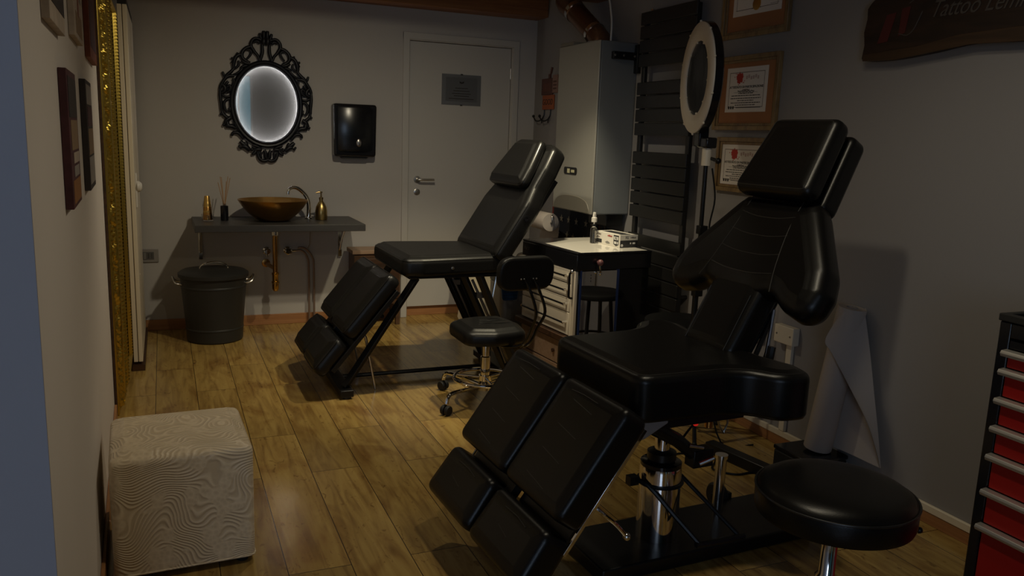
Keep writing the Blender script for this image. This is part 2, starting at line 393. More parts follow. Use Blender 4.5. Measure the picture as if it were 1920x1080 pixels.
# axis Y lathe goes towards -Y
m.tube([(1.765, 5.972, 1.06), (1.775, 5.968, 1.06), (1.80, 5.966, 1.06), (1.885, 5.966, 1.06)], .0085, 12)
struct(m, 'door_handle', STEEL, d)
struct(M().lathe([(.024, 0), (.024, .006), (.02, .008)], (1.765, 6.02, .965), 20, 'Y').box(1.762, 6.0105, .95, 1.768, 6.0125, .975), 'key_rosette', STEEL, d)
struct(M().cyl((DX1-.057, 6.018, 1.84), (DX1-.057, 6.018, 1.92), .007).cyl((DX1-.057, 6.018, .42), (DX1-.057, 6.018, .50), .007), 'hinge', STEEL, d)
# white sliding leaf by the left wall
d = struct(M().box(-.198, 5.0, .05, -.176, 5.93, 2.02).box(-.172, 5.0, .05, -.150, 5.93, 2.02), 'door_2', CREAM, bevel=.002)
struct(M().box(-.176, 5.004, .055, -.172, 5.926, 2.015), 'door_core', mat('leaf_core', (.16,.14,.12), .7), d)
struct(M().box(-.1498, 5.03, .935, -.139, 5.075, 1.125), 'door_handle', WHITE, d, bevel=.002)
struct(M().lathe([(.0, .025), (.018, .024), (.03, .012), (.032, 0)], (-.139, 5.052, 1.05), 20, 'X', 1.0, 1), 'door_knob', WHITE, d)
struct(M().box(-.196, 5.02, 2.02, -.152, 5.95, 2.06), 'door_rail', MATTB, d)
struct(M().box(-.205, 4.985, 0, -.140, 5.95, .035), 'door_track', WOODD, d)

# ------------------------------------------------------------------ oval mirror
SC = [([(-0.012,0.488),(-0.011,0.464),(-0.012,0.43)],0.0089),([(-0.04,0.471),(-0.034,0.448),(-0.023,0.424)],0.0069),([(0.016,0.479),(0.011,0.451),(-0.001,0.426)],0.0069),([(-0.013,0.44),(-0.013,0.396)],0.0138),([(-0.02,0.42),(-0.039,0.43),(-0.063,0.436),(-0.084,0.425),(-0.096,0.402),(-0.095,0.38),(-0.084,0.362),(-0.072,0.343),(-0.054,0.322),(-0.042,0.292)],0.0079),([(-0.078,0.408),(-0.061,0.417),(-0.046,0.412),(-0.044,0.399)],0.0069),([(-0.025,0.4),(-0.023,0.371),(-0.024,0.342),(-0.034,0.307),(-0.039,0.287)],0.0079),([(-0.093,0.38),(-0.122,0.371),(-0.143,0.354),(-0.157,0.33),(-0.154,0.303),(-0.133,0.283),(-0.105,0.27)],0.0089),([(-0.126,0.356),(-0.105,0.357),(-0.096,0.341),(-0.106,0.318),(-0.124,0.296)],0.0059),([(-0.154,0.321),(-0.176,0.319),(-0.195,0.305),(-0.206,0.28),(-0.212,0.251),(-0.209,0.23)],0.0089),([(-0.176,0.311),(-0.185,0.325),(-0.193,0.328)],0.0059),([(-0.189,0.291),(-0.211,0.291),(-0.228,0.295)],0.0059),([(-0.205,0.28),(-0.215,0.275),(-0.224,0.262)],0.0049),([(-0.181,0.282),(-0.176,0.258),(-0.19,0.238),(-0.207,0.23)],0.0059),([(-0.16,0.283),(-0.134,0.268),(-0.105,0.263)],0.0079),([(-0.209,0.23),(-0.229,0.206),(-0.255,0.182),(-0.271,0.16)],0.0079),([(-0.124,0.252),(-0.149,0.245),(-0.168,0.232)],0.0069),([(-0.153,0.24),(-0.165,0.22),(-0.188,0.199),(-0.217,0.185)],0.0059),([(-0.207,0.178),(-0.236,0.179),(-0.26,0.168),(-0.277,0.145),(-0.295,0.115),(-0.304,0.085)],0.0079),([(-0.269,0.165),(-0.278,0.184),(-0.283,0.203)],0.0059),([(-0.27,0.155),(-0.267,0.175)],0.0059),([(-0.217,0.163),(-0.211,0.139),(-0.224,0.104),(-0.234,0.074)],0.0069),([(-0.289,0.12),(-0.271,0.101),(-0.272,0.077),(-0.296,0.061)],0.0099),([(-0.271,0.111),(-0.249,0.142)],0.0069),([(-0.267,0.092),(-0.244,0.113),(-0.235,0.104),(-0.243,0.079),(-0.262,0.068)],0.0069),([(-0.302,0.085),(-0.303,0.051),(-0.3,0.017),(-0.297,-0.017),(-0.296,-0.056)],0.0079),([(-0.293,0.052),(-0.263,0.038),(-0.239,0.045)],0.0059),([(-0.24,0.025),(-0.264,0.019),(-0.279,-0.006),(-0.275,-0.041),(-0.258,-0.064)],0.0069),([(-0.247,-0.064),(-0.241,-0.044),(-0.246,-0.029)],0.0049),([(-0.296,-0.056),(-0.285,-0.08),(-0.262,-0.099),(-0.238,-0.113)],0.0079),([(-0.295,-0.071),(-0.306,-0.084)],0.0059),([(-0.285,-0.056),(-0.303,-0.045)],0.0049),([(-0.238,-0.098),(-0.262,-0.114),(-0.277,-0.144)],0.0109),([(-0.277,-0.144),(-0.292,-0.153)],0.0069),([(-0.262,-0.119),(-0.257,-0.153),(-0.23,-0.157),(-0.206,-0.171)],0.0109),([(-0.268,-0.149),(-0.261,-0.168)],0.0079),([(-0.219,-0.112),(-0.206,-0.151),(-0.187,-0.185)],0.0069),([(-0.233,-0.222),(-0.231,-0.207),(-0.216,-0.197),(-0.192,-0.201),(-0.175,-0.218),(-0.159,-0.24)],0.0079),([(-0.19,-0.301),(-0.179,-0.292)],0.0109),([(-0.182,-0.255),(-0.16,-0.275),(-0.136,-0.284)],0.0099),([(-0.173,-0.29),(-0.151,-0.29),(-0.131,-0.304),(-0.119,-0.319)],0.0119),([(-0.15,-0.259),(-0.136,-0.289)],0.0099),([(-0.112,-0.304),(-0.097,-0.313)],0.0099),([(-0.108,-0.341),(-0.088,-0.333),(-0.076,-0.313)],0.0079),([(-0.092,-0.313),(-0.063,-0.307),(-0.038,-0.312)],0.0089),([(-0.066,-0.328),(-0.061,-0.358),(-0.044,-0.38),(-0.02,-0.386),(0.003,-0.375)],0.0089),([(-0.04,-0.325),(-0.047,-0.353),(-0.039,-0.366)],0.0049),([(-0.023,-0.311),(-0.014,-0.331),(-0.011,-0.362),(0.003,-0.375)],0.0089),([(-0.102,-0.278),(-0.072,-0.287),(-0.043,-0.302)],0.0059)]
t = thing('wall_mirror', 'oval wall mirror in a black baroque scroll frame, lit white around its rim', 'mirror', (.673, 6, 1.5597))
ax, az = .204, .2545
m = M()
for pts, r in SC:
    for sx in (1, -1):
        p3 = spline([(x*sx, 0, z) for x, z in pts], 4)
        n = len(p3)
        # flattened carved strand, lower at its ends
        q = M(); q.tube([(p.x, 0, p.z) for p in p3], [max(r*1.5, .0085)*(.75+.25*sin(PI*min(1, max(0, i/(n-1))))) for i in range(n)], 8)
        m.add([(v.x, -.022+v.y*1.0, v.z) for v in q.v], q.f)
el = lambda k, N=72: (cos(2*PI*k/N), sin(2*PI*k/N))
def oval(m, prof, N=72):
    vs = []; fs = []; P = len(prof)
    for k in range(N):
        c, s = el(k, N)
        for d, y in prof: vs.append(((ax+d)*c, y, (az+d)*s))
    for k in range(N):
        l = (k+1) % N
        for i in range(P): j = (i+1) % P; fs.append((k*P+i, k*P+j, l*P+j, l*P+i))
    m.add(vs, fs)
oval(m, [(.0, -.029), (.0, -.036), (.008, -.042), (.014, -.040), (.020, -.034), (.030, -.036), (.040, -.028), (.042, -.010), (.041, -.004), (.035, -.004), (.034, -.029)])
m.build('scroll_frame', NAVYF, t, 50)
GLOW = mat('rim_lit_glass', (.62,.60,.60), .06)
def mirror_glass():
    mm, nt, b = base('silvered_glass'); L = nt.links.new
    b.inputs['Base Color'].default_value = (.72,.72,.73,1); b.inputs['Metallic'].default_value = 1; b.inputs['Roughness'].default_value = .02
    d = node(nt, 'BsdfDiffuse'); d.inputs['Color'].default_value = (.7,.7,.7,1)
    x = node(nt, 'MixShader'); x.inputs[0].default_value = .16
    L(b.outputs[0], x.inputs[1]); L(d.outputs[0], x.inputs[2]); L(x.outputs[0], nt.nodes['Material Output'].inputs['Surface'])
    return mm
N = 72
M().add([(0, -.006, 0)]+[((ax+.031)*el(k)[0], -.006, (az+.031)*el(k)[1]) for k in range(N)], [(0, k+1, (k+1) % N+1) for k in range(N)]).build('mirror_glass', mirror_glass(), t)
m = M(); m.tube([((ax+.024)*el(k, 144)[0], -.022, (az+.024)*el(k, 144)[1]) for k in range(144)], .0042, 8, True)
m.build('light_strip', LEDW, t)

# ------------------------------------------------------------------ paper towel dispenser
t = thing('towel_dispenser', 'black plastic paper towel dispenser on the back wall right of the oval mirror', 'paper towel dispenser', (1.272, 6, 1.405))
m = M().prism(roundpoly([(-.150,-.185), (.150,-.185), (.156,.185), (-.156,.185)], .022), -.0005, -.095)
m.build('housing', BLKPL, t, 40, bevel=.014, seg=3)
m = M(); vs = []; nn_ = 16
for i in range(nn_+1):
    x = -.125+.25*i/nn_; y = -.0952-.0005-.022*(1-(x/.125)**2)
    for z in (-.148, -.135, .155, .168): vs.append((x, y+(.006 if z in (-.148, .168) else 0), z))
m.add(vs, [(4*i+j, 4*i+j+1, 4*i+j+5, 4*i+j+4) for i in range(nn_) for j in range(3)])
m.box(-.124, -.0965, -.147, .124, -.0951, .167)
m.build('front_cover', mat('cover_black', (.007,.008,.010), .24, spec=.55), t, 60)
M().lathe([(.0, .124), (.014, .123), (.0175, .1195), (.0175, .112)], (.02, 0, -.085), 20, 'Y', 1, 1.6).build('level_window', STEEL, t)
M().prism(roundpoly([(-.10,-.187), (.10,-.187), (.085,-.20), (-.085,-.20)], .004), -.01, -.07).build('dispensing_slot', MATTB, t)

# ------------------------------------------------------------------ door plaque
t = thing('door_plaque', 'grey glass plaque with a small crest and print, fixed to the white door', 'plaque', (2.103, 6.02, 1.737))
M().box(-.156, -.006, -.113, .156, -.0005, .113).build('glass_panel', mat('grey_glass', (.15,.155,.165), .25), t, bevel=.001)
M().box(-.125, -.0075, -.085, .125, -.0062, .09).build('printed_sheet', mat('grey_sheet', (.10,.103,.112), .5), t)
m = M()
for i, (wd, z) in enumerate(((.10, .012), (.13, -.008), (.15, -.028), (.12, -.045), (.2, -.066))): m.box(-wd/2, -.0083, z-.0025, wd/2, -.0076, z+.0025)
m.tube([(-.018, -.008, .062), (-.014, -.008, .052), (0, -.008, .047), (.014, -.008, .052), (.018, -.008, .062), (.008, -.008, .056), (0, -.008, .054), (-.008, -.008, .056)], .003, 6, True)
m.build('print', INK, t)
for z in (.113, -.113): M().cbox(0, -.006, z, .016, .010, .008).build('clip', MATTB, t)

# ------------------------------------------------------------------ wall socket (back)
t = thing('wall_socket', 'steel-framed double socket on the back wall near the white sliding panel', 'socket', (-.112, 6, .52))
M().box(-.058, -.010, -.045, .058, -.0005, .045).build('cover_plate', mat('grey_cover', (.26,.24,.22), .5), t, bevel=.003)
M().box(-.04, -.0115, -.026, .03, -.0095, .026).build('insert', mat('grey_insert', (.10,.095,.09), .5), t)
M().box(-.036, -.0145, -.022, -.019, -.011, .022).build('switch_key', mat('key_grey', (.2,.19,.18), .4), t)
m = M()
for z in (.012, 0, -.012): m.cyl((-.004, -.0125, z), (-.004, -.0112, z), .0035, n=10)
for z in (.012, 0, -.012): m.cyl((.016, -.0125, z), (.016, -.0112, z), .003, n=10)
m.build('socket_holes', BLACK, t)

# ------------------------------------------------------------------ basin shelf
t = thing('basin_shelf', 'dark slate-look shelf on the back wall carrying the gold basin', 'shelf', (.70, 6, 0))
M().box(-.535, -.55, .738, .545, -.0008, .784).build('shelf_top', SLATE, t, bevel=.003)
for x in (-.485, .475):
    m = M(); m.box(x-.012, -.008, .50, x+.012, -.0008, .738); m.box(x-.012, -.30, .729, x+.012, -.008, .7375)
    m.tube([(x, -.008, .53), (x, -.10, .64), (x, -.22, .728)], .008, 8); m.cbox(x, -.014, .515, .026, .012, .05)
    m.build('bracket', CHROME, t, bevel=.001)
# basin
t = thing('vessel_basin', 'round gold vessel basin standing on the dark shelf', 'basin', (.672, 5.70, .785))
pr = [(.0, 0), (.085, 0), (.115, .012), (.165, .055), (.20, .095), (.228, .138), (.229, .143), (.222, .142), (.195, .10), (.155, .058), (.10, .022), (.03, .014), (0, .014)]
M().lathe(pr, (0,0,0), 56).build('bowl', mat('gold_hammered', (.44,.25,.075), .32, 1, bump=.35, bscale=45, var=.2, vscale=5), t)
M().lathe([(.0, .021), (.02, .020), (.026, .0145)], (0,0,0), 24).build('drain_plug', BRASS, t)
# faucet
t = thing('basin_tap', 'curved chrome tap behind the right rim of the gold basin', 'tap', (.925, 5.83, .785))
p = spline([(0,0,.006), (.004,0,.07), (-.004,-.01,.13), (-.03,-.025,.175), (-.075,-.05,.212), (-.115,-.07,.222), (-.145,-.085,.205), (-.15,-.088,.175)], 6)
M().tube(p, [.016-.005*i/(len(p)-1) for i in range(len(p))], 14).build('spout', CHROME, t)
M().lathe([(.026, 0), (.026, .008), (.018, .014)], (0,0,0), 24).build('base_ring', CHROME, t)
# soap
t = thing('soap_dispenser', 'gold soap pump bottle at the right end of the dark shelf', 'soap dispenser', (1.0, 5.75, .785))
M().lathe([(.0,0), (.039,0), (.042,.006), (.041,.06), (.036,.09), (.022,.118), (.013,.13), (.013,.142), (0,.142)], (0,0,0), 32).build('bottle', mat('satin_gold', (.46,.33,.13), .3, 1), t)
m = M(); m.lathe([(.015,.142), (.015,.155), (.006,.158), (.005,.185), (.009,.187), (.009,.196), (0,.197)], (0,0,0), 20); m.tube([(0,0,.191), (-.02,0,.192), (-.036,0,.186)], [.006,.005,.004], 10)
m.build('pump', mat('dark_gold', (.30,.21,.09), .3, 1), t)
# cups
t = thing('tumbler', 'clear glass tumbler at the left end of the shelf holding gold cups', 'tumbler', (.256, 5.74, .785))
M().lathe([(.0,0), (.036,0), (.040,.042), (.0375,.042), (.034,.005), (0,.005)], (0,0,0), 32).build('glass_body', GLASS, t)
for i, (z, r0, r1, h) in enumerate(((.0058, .024, .031, .085), (.052, .020, .028, .075), (.100, .016, .0235, .062))):
    o = M().at(.256, 5.74, .785+z).lathe([(0,h), (r0,h), (r0+.001,h-.002), (r1,0), (r1-.0015,0), (r0-.001,h-.003), (0,h-.003)], (0,0,0), 28).build('metal_cup', GOLD if i != 0 else BRASS, None)
    tag(o, ('lowest gold cup upside down inside the glass tumbler', 'middle gold cup of the upside-down stack in the tumbler', 'topmost gold cup of the upside-down stack in the tumbler')[i], 'cup', 'stacked gold cups')
# diffuser
t = thing('reed_diffuser', 'black reed diffuser bottle with thin sticks beside the stacked gold cups', 'reed diffuser', (.362, 5.74, .785))
M().lathe([(0,0), (.024,0), (.025,.003), (.025,.095), (.022,.099), (0,.099)], (0,0,0), 28).build('bottle', mat('black_bottle', (.008,.008,.01), .15), t)
M().lathe([(.012,.099), (.012,.112), (.0095,.112), (.0095,.100)], (0,0,0), 20).build('neck', GLASS, t)
for dx, dy, h in ((-.035, .01, .15), (-.022, -.02, .19), (-.012, .02, .185), (.028, .0, .19), (.042, .015, .18), (.016, -.02, .16)):
    M().cyl((dx*.1, dy*.1, .1005), (dx, dy, .1+h), .0022, n=7).build('reed', REED, t)
# waste pipe
t = thing('waste_pipe', 'brass waste pipe with a bottle trap hanging below the basin', 'drain pipe', (.685, 5.76, 0))
M().lathe([(.024,.735), (.024,.68), (.018,.675)], (0,0,0), 24).build('collar', CHROME, t)
M().lathe([(.0165,.678), (.0165,.395), (0,.395)], (0,0,0), 20).build('tail_pipe', BRASS, t)
M().lathe([(.019,.42), (.024,.418), (.024,.405), (.021,.40), (.021,.36), (.026,.358), (.026,.345), (.023,.342), (.023,.305), (.014,.29), (0,.288)], (0,0,0), 24).build('trap', mat('bright_brass', (.58,.36,.10), .25, 1), t)
M().tube([(0,.0,.445), (-.02,.10,.45), (-.035,.228,.45)], .014, 12).build('wall_outlet', BRASS, t)
M().lathe([(.03,0), (.028,.006), (.016,.008)], (-.035,.2395,.45), 20, 'Y').build('wall_rosette', BRASS, t)
for i, x in enumerate((.655, .80)):
    t = thing('stop_valve', ('chrome stop valve on the wall left of the waste pipe', 'chrome stop valve on the wall right of the waste pipe, feeding the hoses')[i], 'valve', (x, 6, .54), group='chrome stop valves')
    M().lathe([(.029,0.0008), (.027,.007), (.014,.011), (.013,.05), (0,.05)], (0,0,0), 24, 'Y').build('rosette', CHROME, t)
    M().lathe([(.018,0), (.024,.006), (.024,.02), (.018,.026), (0,.026)], (0,-.05,0), 20, 'Y').build('knob', CHROME, t)
    M().cyl((0,-.03,0), (.055 if i else -.0, -.03, 0 if i else -.04), .0085, n=12).build('outlet', CHROME, t)
for i, dx in enumerate((0, .036)):
    o = M().tube(spline([(.858+.012*i, 5.97, .54+.020*i), (.90+dx*.5, 5.966, .538+.018*i), (.935+dx, 5.962, .49), (.945+dx, 5.96, .40), (.945+dx, 5.96, .001)], 6), .0075, 10).build('supply_hose', mat('hose_%d' % i, (.30,.22,.18), .35, .6), None)
    tag(o, ('braided supply hose dropping down the wall under the shelf, nearer the waste pipe', 'braided supply hose dropping down the wall under the shelf, farther from the waste pipe')[i], 'hose', 'supply hoses')
o = M().tube([(.935, 5.8, .7365), (.935, 5.85, .6), (.93, 5.94, .55)], .003, 8).build('tap_hose', mat('thin_hose', (.2,.18,.16), .4), None)
tag(o, 'thin hose rising from the hoses to the tap under the shelf', 'hose')

# ------------------------------------------------------------------ bin
t = thing('waste_bin', 'dark grey enamel bin with lid and side handles under the shelf', 'bin', (.278, 5.655, 0))
M().lathe([(0,.002), (.168,.002), (.176,.008), (.178,.03), (.180,.08), (.183,.083), (.183,.092), (.181,.095), (.203,.36), (.206,.363), (.206,.372), (.2035,.376), (.208,.44), (.2,.44), (0,.44)], (0,0,0), 48).build('bin_body', BINM, t)
M().lathe([(.215,.425), (.221,.43), (.221,.452), (.20,.466), (.12,.48), (0,.485)], (0,0,0), 48).build('lid', BINM, t)
M().tube(spline([(-.085,-.02,.478), (-.075,-.02,.50), (-.02,-.02,.52), (.04,-.02,.518), (.08,-.02,.498), (.088,-.02,.476)], 4), [.004]*5+[.007]*16, 8).build('lid_handle', CHROME, t)
for s in (-1, 1): M().tube(spline([(s*.198,-.055,.385), (s*.235,-.055,.395), (s*.25,-.02,.425), (s*.25,.02,.425), (s*.235,.055,.395), (s*.198,.055,.385)], 4), .006, 8).build('side_handle', STEEL, t)

# ------------------------------------------------------------------ small cabinet by the wall
t = thing('wooden_cabinet', 'low brown wooden cabinet against the back wall behind the far tattoo chair', 'cabinet', (1.40, 5.86, 0))
M().box(-.18, -.11, .535, .19, .10, .562).build('top_board', WOODL, t, bevel=.002)
M().box(-.165, -.095, .16, .175, .10, .5345).build('body', WOODB, t, bevel=.002)
M().box(-.12, -.103, .20, .165, -.0955, .50).build('door', WOODD, t, bevel=.002)
for x in (-.15, .16):
    for y in (-.08, .085): M().cbox(x, y, .08, .03, .03, .16).build('leg', WOODB, t)

# ------------------------------------------------------------------ gold mirror frame on the left
t = thing('gilt_mirror', 'tall ornate gold-framed mirror standing against the left wall', 'mirror', (-.21, 4.2, 0))
Hh, Wd, SW = 2.10, .78, .15
def gilt_profile(u):      # height over the wall for u 0..1 across the moulding, outer to inner
    ks = [(0, .010), (.02, .017), (.09, .019), (.12, .017), (.54, .035), (.56, .042), (.64, .046), (.67, .041), (.81, .052), (.83, .057), (.88, .058), (.90, .054), (.96, .060), (1, .045)]
    for (a, b), (c, d_) in zip(ks, ks[1:]):
        if u <= c: return b+(d_-b)*(u-a)/(c-a)
    return ks[-1][1]
def relief(u, s):
    r = 0
    if .12 < u < .54:
        q = sin((u-.12)/.42*PI)
        r = q*(.006*sin(s*70+22*(u-.37)*(1 if sin(s*35)>0 else -1))+.007*abs(sin(s*105-16*u+1.5*sin(s*29)))+.006*sin(s*190+40*u+1.5*sin(s*61)))
    elif .67 < u < .81: r = .004*sin(s*300)
    elif .90 < u < .97: r = .006*abs(sin(s*190))
    return r
m = M(); nu = 44
us = [i/nu for i in range(nu+1)]
def strip(p0, p1, inw, wall, ns, skip=1):
    p0 = Vector(p0); p1 = Vector(p1); ln = (p1-p0).length; dv = (p1-p0).normalized(); iv = Vector(inw); vs = []; fs = []
    for k in range(ns+1):
        for u in us:
            lo, hi = u*SW, ln-u*SW; s = lo+(hi-lo)*k/ns
            q = p0+dv*s+iv*(u*SW); vs.append((gilt_profile(u)+relief(u, s)+wall, q.x, q.y))
    for k in range(ns):
        for i in range(nu):
            a = k*(nu+1)+i; fs.append((a, a+1, a+nu+2, a+nu+1))
    m.add(vs, fs)
B0 = -.048
strip((0, 0), (0, Hh), (1, 0), B0, 420); strip((Wd, Hh), (Wd, 0), (-1, 0), B0, 420)
strip((Wd, 0), (0, 0), (0, 1), B0, 130); strip((0, Hh), (Wd, Hh), (0, -1), B0, 130)
m.build('moulding', GOLDF, t, 60)
m = M(); m.box(B0, .0, .0, B0+.011, Wd, Hh)
m.build('backing', WOODD, t)
M().box(B0+.0112, SW-.004, SW-.004, B0+.0145, Wd-SW+.004, Hh-SW+.004).build('mirror_glass', MIRROR, t)

# ------------------------------------------------------------------ canvases on the left wall
def canvas(y0, y1, z0, z1, d, cs, ce, label, bands):
    t = thing('canvas_print', label, 'canvas', (WL(y0), y0, z0), RZL, group='canvases on the left wall')
    L_ = y1-y0; h = z1-z0
    M().box(0, -d, 0, L_, -.0008, h).build('stretched_canvas', ce, t, bevel=.0012)
    for k, (u0, u1, v0, v1, mt) in enumerate(bands): M().box(u0*L_, -d-.0009+.00006*k, v0*h, u1*L_, -d-.0001, v1*h).build('printed_picture', mt, t)
    return t
c1 = mat('print_wine', (.075,.022,.028), .7, var=.6, vscale=30); c2 = mat('print_tan', (.26,.17,.095), .7, var=.4, vscale=40, stretch=(8, 1, 1))
c3 = mat('print_dark', (.03,.022,.022), .7, var=.4, vscale=20); c4 = mat('print_rust', (.21,.06,.03), .7, var=.3, vscale=30)
c5 = mat('print_cream', (.45,.37,.30), .7, var=.35, vscale=25); c6 = mat('print_grey', (.30,.27,.25), .7, var=.3, vscale=20); c7 = mat('print_amber', (.28,.12,.035), .7, var=.4, vscale=40, stretch=(8, 1, 1))
canvas(2.105, 2.39, 1.197, 1.512, .018, c1, c1, 'wine red canvas on the left wall, lower row, nearer the camera',
       [(.05,.95,.66,.95,c3),(.15,.9,.42,.64,c2),(.3,.9,.32,.40,c5),(.3,.85,.22,.30,c6),(.1,.95,.03,.20,c7)])
canvas(2.85, 3.17, 1.186, 1.524, .018, c1, c3, 'dark narrow canvas on the left wall, lower row, next to the gold mirror',
       [(.05,.9,.78,.96,c6),(.1,.95,.58,.76,c1),(.1,.95,.32,.56,c2),(.05,.95,.05,.30,c6)])
canvas(1.82, 2.18, 1.585, 1.90, .016, c5, c5, 'canvas with a dark picture and pale edge, upper row, nearest the camera', [(.1,.97,.12,.97,c3)])
canvas(2.535, 2.89, 1.622, 1.95, .016, c5, c5, 'cream canvas with small red marks, middle of the upper row on the left wall',
       [(.1,.35,.35,.95,c6),(.45,.6,.2,.9,c4),(.7,.95,.35,.95,c6),(.2,.9,.04,.22,c2)])
canvas(3.295, 3.80, 1.62, 2.02, .018, c4, c4, 'rust red canvas, upper row, right beside the gold mirror', [(.1,.9,.1,.9,c1),(.3,.6,.4,.8,c4)])

# ------------------------------------------------------------------ pouf
t = thing('pouf', 'cube pouf in cream wave-patterned brocade beside the left wall', 'pouf', (.0155, 2.78, 0), rad(2))
def cube_pouf():
    m = M(); out = roundpoly([(-.209,-.21), (.209,-.21), (.209,.21), (-.209,.21)], .03, 6)
    m.at(0, 0, .402); m.pad(out, .385, .022, .01); return m
cube_pouf().build('cover', BROC, t, 50)
for zz_ in (.028,):
    M().tube([(x, y, zz_) for x, y in roundpoly([(-.2095,-.2105), (.2095,-.2105), (.2095,.2105), (-.2095,.2105)], .03, 6)], .0028, 6, True).build('piped_seam', BROC, t)
for x in (-.17, .17):
    for y in (-.17, .17): M().lathe([(.018, 0), (.02, .0175)], (x, y, 0), 14).build('foot', RUBBER, t)
# ------------------------------------------------------------------ right wall
def onright(name, label, cat, y, z, group=None): return thing(name, label, cat, (WX(y), y, z), RZR, group)
def cert(label, y, z0, w, h, mw, paper, pw, gold=False):
    t = onright('framed_certificate', label, 'framed certificate', y, z0, 'certificates on the right wall')
    fw = .034
    m = M()
    # mitred moulding, stepped
    for a, b, y0, y1 in ((0, fw*.62, -.024, -.001), (fw*.62, fw, -.016, -.001)):
        m.box(-w/2+a, y0, a, -w/2+b, y1, h-a); m.box(w/2-b, y0, a, w/2-a, y1, h-a)
        m.box(-w/2+b, y0, a, w/2-b, y1, b); m.box(-w/2+b, y0, h-b, w/2-b, y1, h-a)
    m.build('frame', OAKFR, t, bevel=.002)
    M().box(-w/2+fw, -.009, fw, w/2-fw, -.001, h-fw).build('mount', MATBRD, t)
    px0, pz0, px1, pz1 = paper
    M().box(px0, -.0105, pz0, px1, -.0092, pz1).build('certificate_sheet', PAPER, t)
    W_ = px1-px0; H_ = pz1-pz0; cx = (px0+px1)/2
    m = M(); f = -.0112; g = -.0104
    i = .022*W_/.3
    for a, b, c, d in ((px0+i, pz0+i, px1-i, pz0+i+.0025), (px0+i, pz1-i-.0025, px1-i, pz1-i), (px0+i, pz0+i, px0+i+.002, pz1-i), (px1-i-.002, pz0+i, px1-i, pz1-i)): m.box(a, f, b, c, g, d)
    m.build('border_line', INKG, t)
    m = M(); rng = random.Random(int(y*100))
    rows = [(.42,.36),(.37,.7),(.31,.74),(.26,.4),(.21,.72),(.16,.5)] if not gold else [(.12,.2)]
    for v, ww in rows:
        zc = pz0+v*H_; x = cx-ww*W_/2
        while x < cx+ww*W_/2-.004:
            l = min(rng.uniform(.006, .024), cx+ww*W_/2-x); m.box(x, f, zc-.0018, x+l, g, zc+.0018); x += l+.004
    if not gold:
        for k in range(3): m.cbox(px0+W_*(.10+.055*k), f, pz0+H_*.105, .010, .0012, .014)
        m.box(px0+W_*.28, f, pz0+H_*.095, px1-W_*.12, g, pz0+H_*.105)
        m.box(cx-W_*.3, f, pz0+H_*.44, cx+W_*.28, g, pz0+H_*.444)
    else:
        m.box(px0+W_*.06, f, pz0+H_*.12, px0+W_*.25, g, pz0+H_*.125); m.box(px1-W_*.22, f, pz0+H_*.15, px1-W_*.05, g, pz0+H_*.155)
        for k in range(4): m.box(cx-W_*.35, f, pz0+H_*(.45+.1*k), cx+W_*.35, g, pz0+H_*(.46+.1*k))
    m.build('small_print', INK, t)
    if gold:
        M().lathe([(0,.0125), (.026,.0125), (.03,.0118), (.03,.0104)], (cx, 0, pz0+H_*.2), 20, 'Y').build('gold_seal', GOLD, t)
    else:
        r = random.Random(3); o = []
        for k in range(26): rr = .026*W_/.3*(.75+.45*r.random()); o.append((cx-.17*W_+rr*cos(2*PI*k/26), pz0+.77*H_+rr*sin(2*PI*k/26)))
        mm = M(); mm.prism(o, f, g)
        for k in range(7): a = r.uniform(0, 6.3); d = .04*W_/.3; mm.cbox(cx-.17*W_+d*cos(a), f, pz0+.77*H_+d*.8*sin(a), .005, .001, .004)
        mm.build('red_splash_logo', REDINK, t)
        mm = M()
        for k in range(6): mm.cbox(cx+W_*(.0+.055*k), f, pz0+H_*(.77+.02*sin(k*2)), .010, .001, .016)
        mm.build('pale_logo_lettering', mat('pale_pink_ink', (.5,.36,.33), .7), t)
        text('heading', 'ATTESTATO DI PARTECIPAZIONE', W_*.052, INK, t, (cx, f, pz0+H_*.56), sx=1.05)
        text('subheading', 'conferito a', W_*.04, INKG, t, (cx, f, pz0+H_*.50))
        mm = M(); p = []
        for k in range(60): u = k/59; p.append((cx+W_*(-.2+.4*u), f, pz0+H_*(.465+.016*sin(u*70)+.008*sin(u*31))))
        mm.tube(p, .0012, 5); mm.build('handwritten_name', INK, t)
cert('top framed certificate with a gold seal, cut by the top of the photo', 3.345, 1.922, .50, .40, .06, (-.175,.105,.185,.33), 0, True)
cert('middle framed certificate in a wide brown mount, gold-brown frame', 3.365, 1.474, .485, .362, .06, (-.16,.088,.155,.305), 0)
cert('lowest and smallest framed certificate, beside the near chair headrest', 3.36, 1.166, .385, .272, .03, (-.157,.036,.157,.236), 0)

# wooden sign
t = onright('wooden_sign', 'rough dark wooden plank sign with carved script high on the right wall', 'sign', 2.15, 1.86)
top = [(-.44,.09), (-.40,.125), (-.30,.15), (-.1,.16), (.1,.15), (.35,.155), (.60,.15)]
bot = [(.60,-.10), (.40,-.085), (.22,-.09), (.05,-.082), (-.12,-.10), (-.28,-.113), (-.42,-.112), (-.445,-.10)]
out = [(p.x, p.y) for p in spline([(a, b, 0) for a, b in top], 4)]+[(p.x, p.y) for p in spline([(a, b, 0) for a, b in bot], 4)]+[(-.438,-.05), (-.447,0), (-.437,.05)]
M().prism(out, -.052, -.004).build('plank', SIGNW, t, 40, bevel=.010, seg=3)
M().prism([(-.435,-.112), (-.28,-.118), (-.12,-.104), (.05,-.088), (.22,-.094), (.60,-.10), (.60,-.055), (.2,-.045), (0,-.05), (-.18,-.075), (-.435,-.085)], -.0555, -.0522).build('bark_edge', SIGNB, t, bevel=.003)
CARVE = mat('carved_wood', (.07,.058,.05), .7)
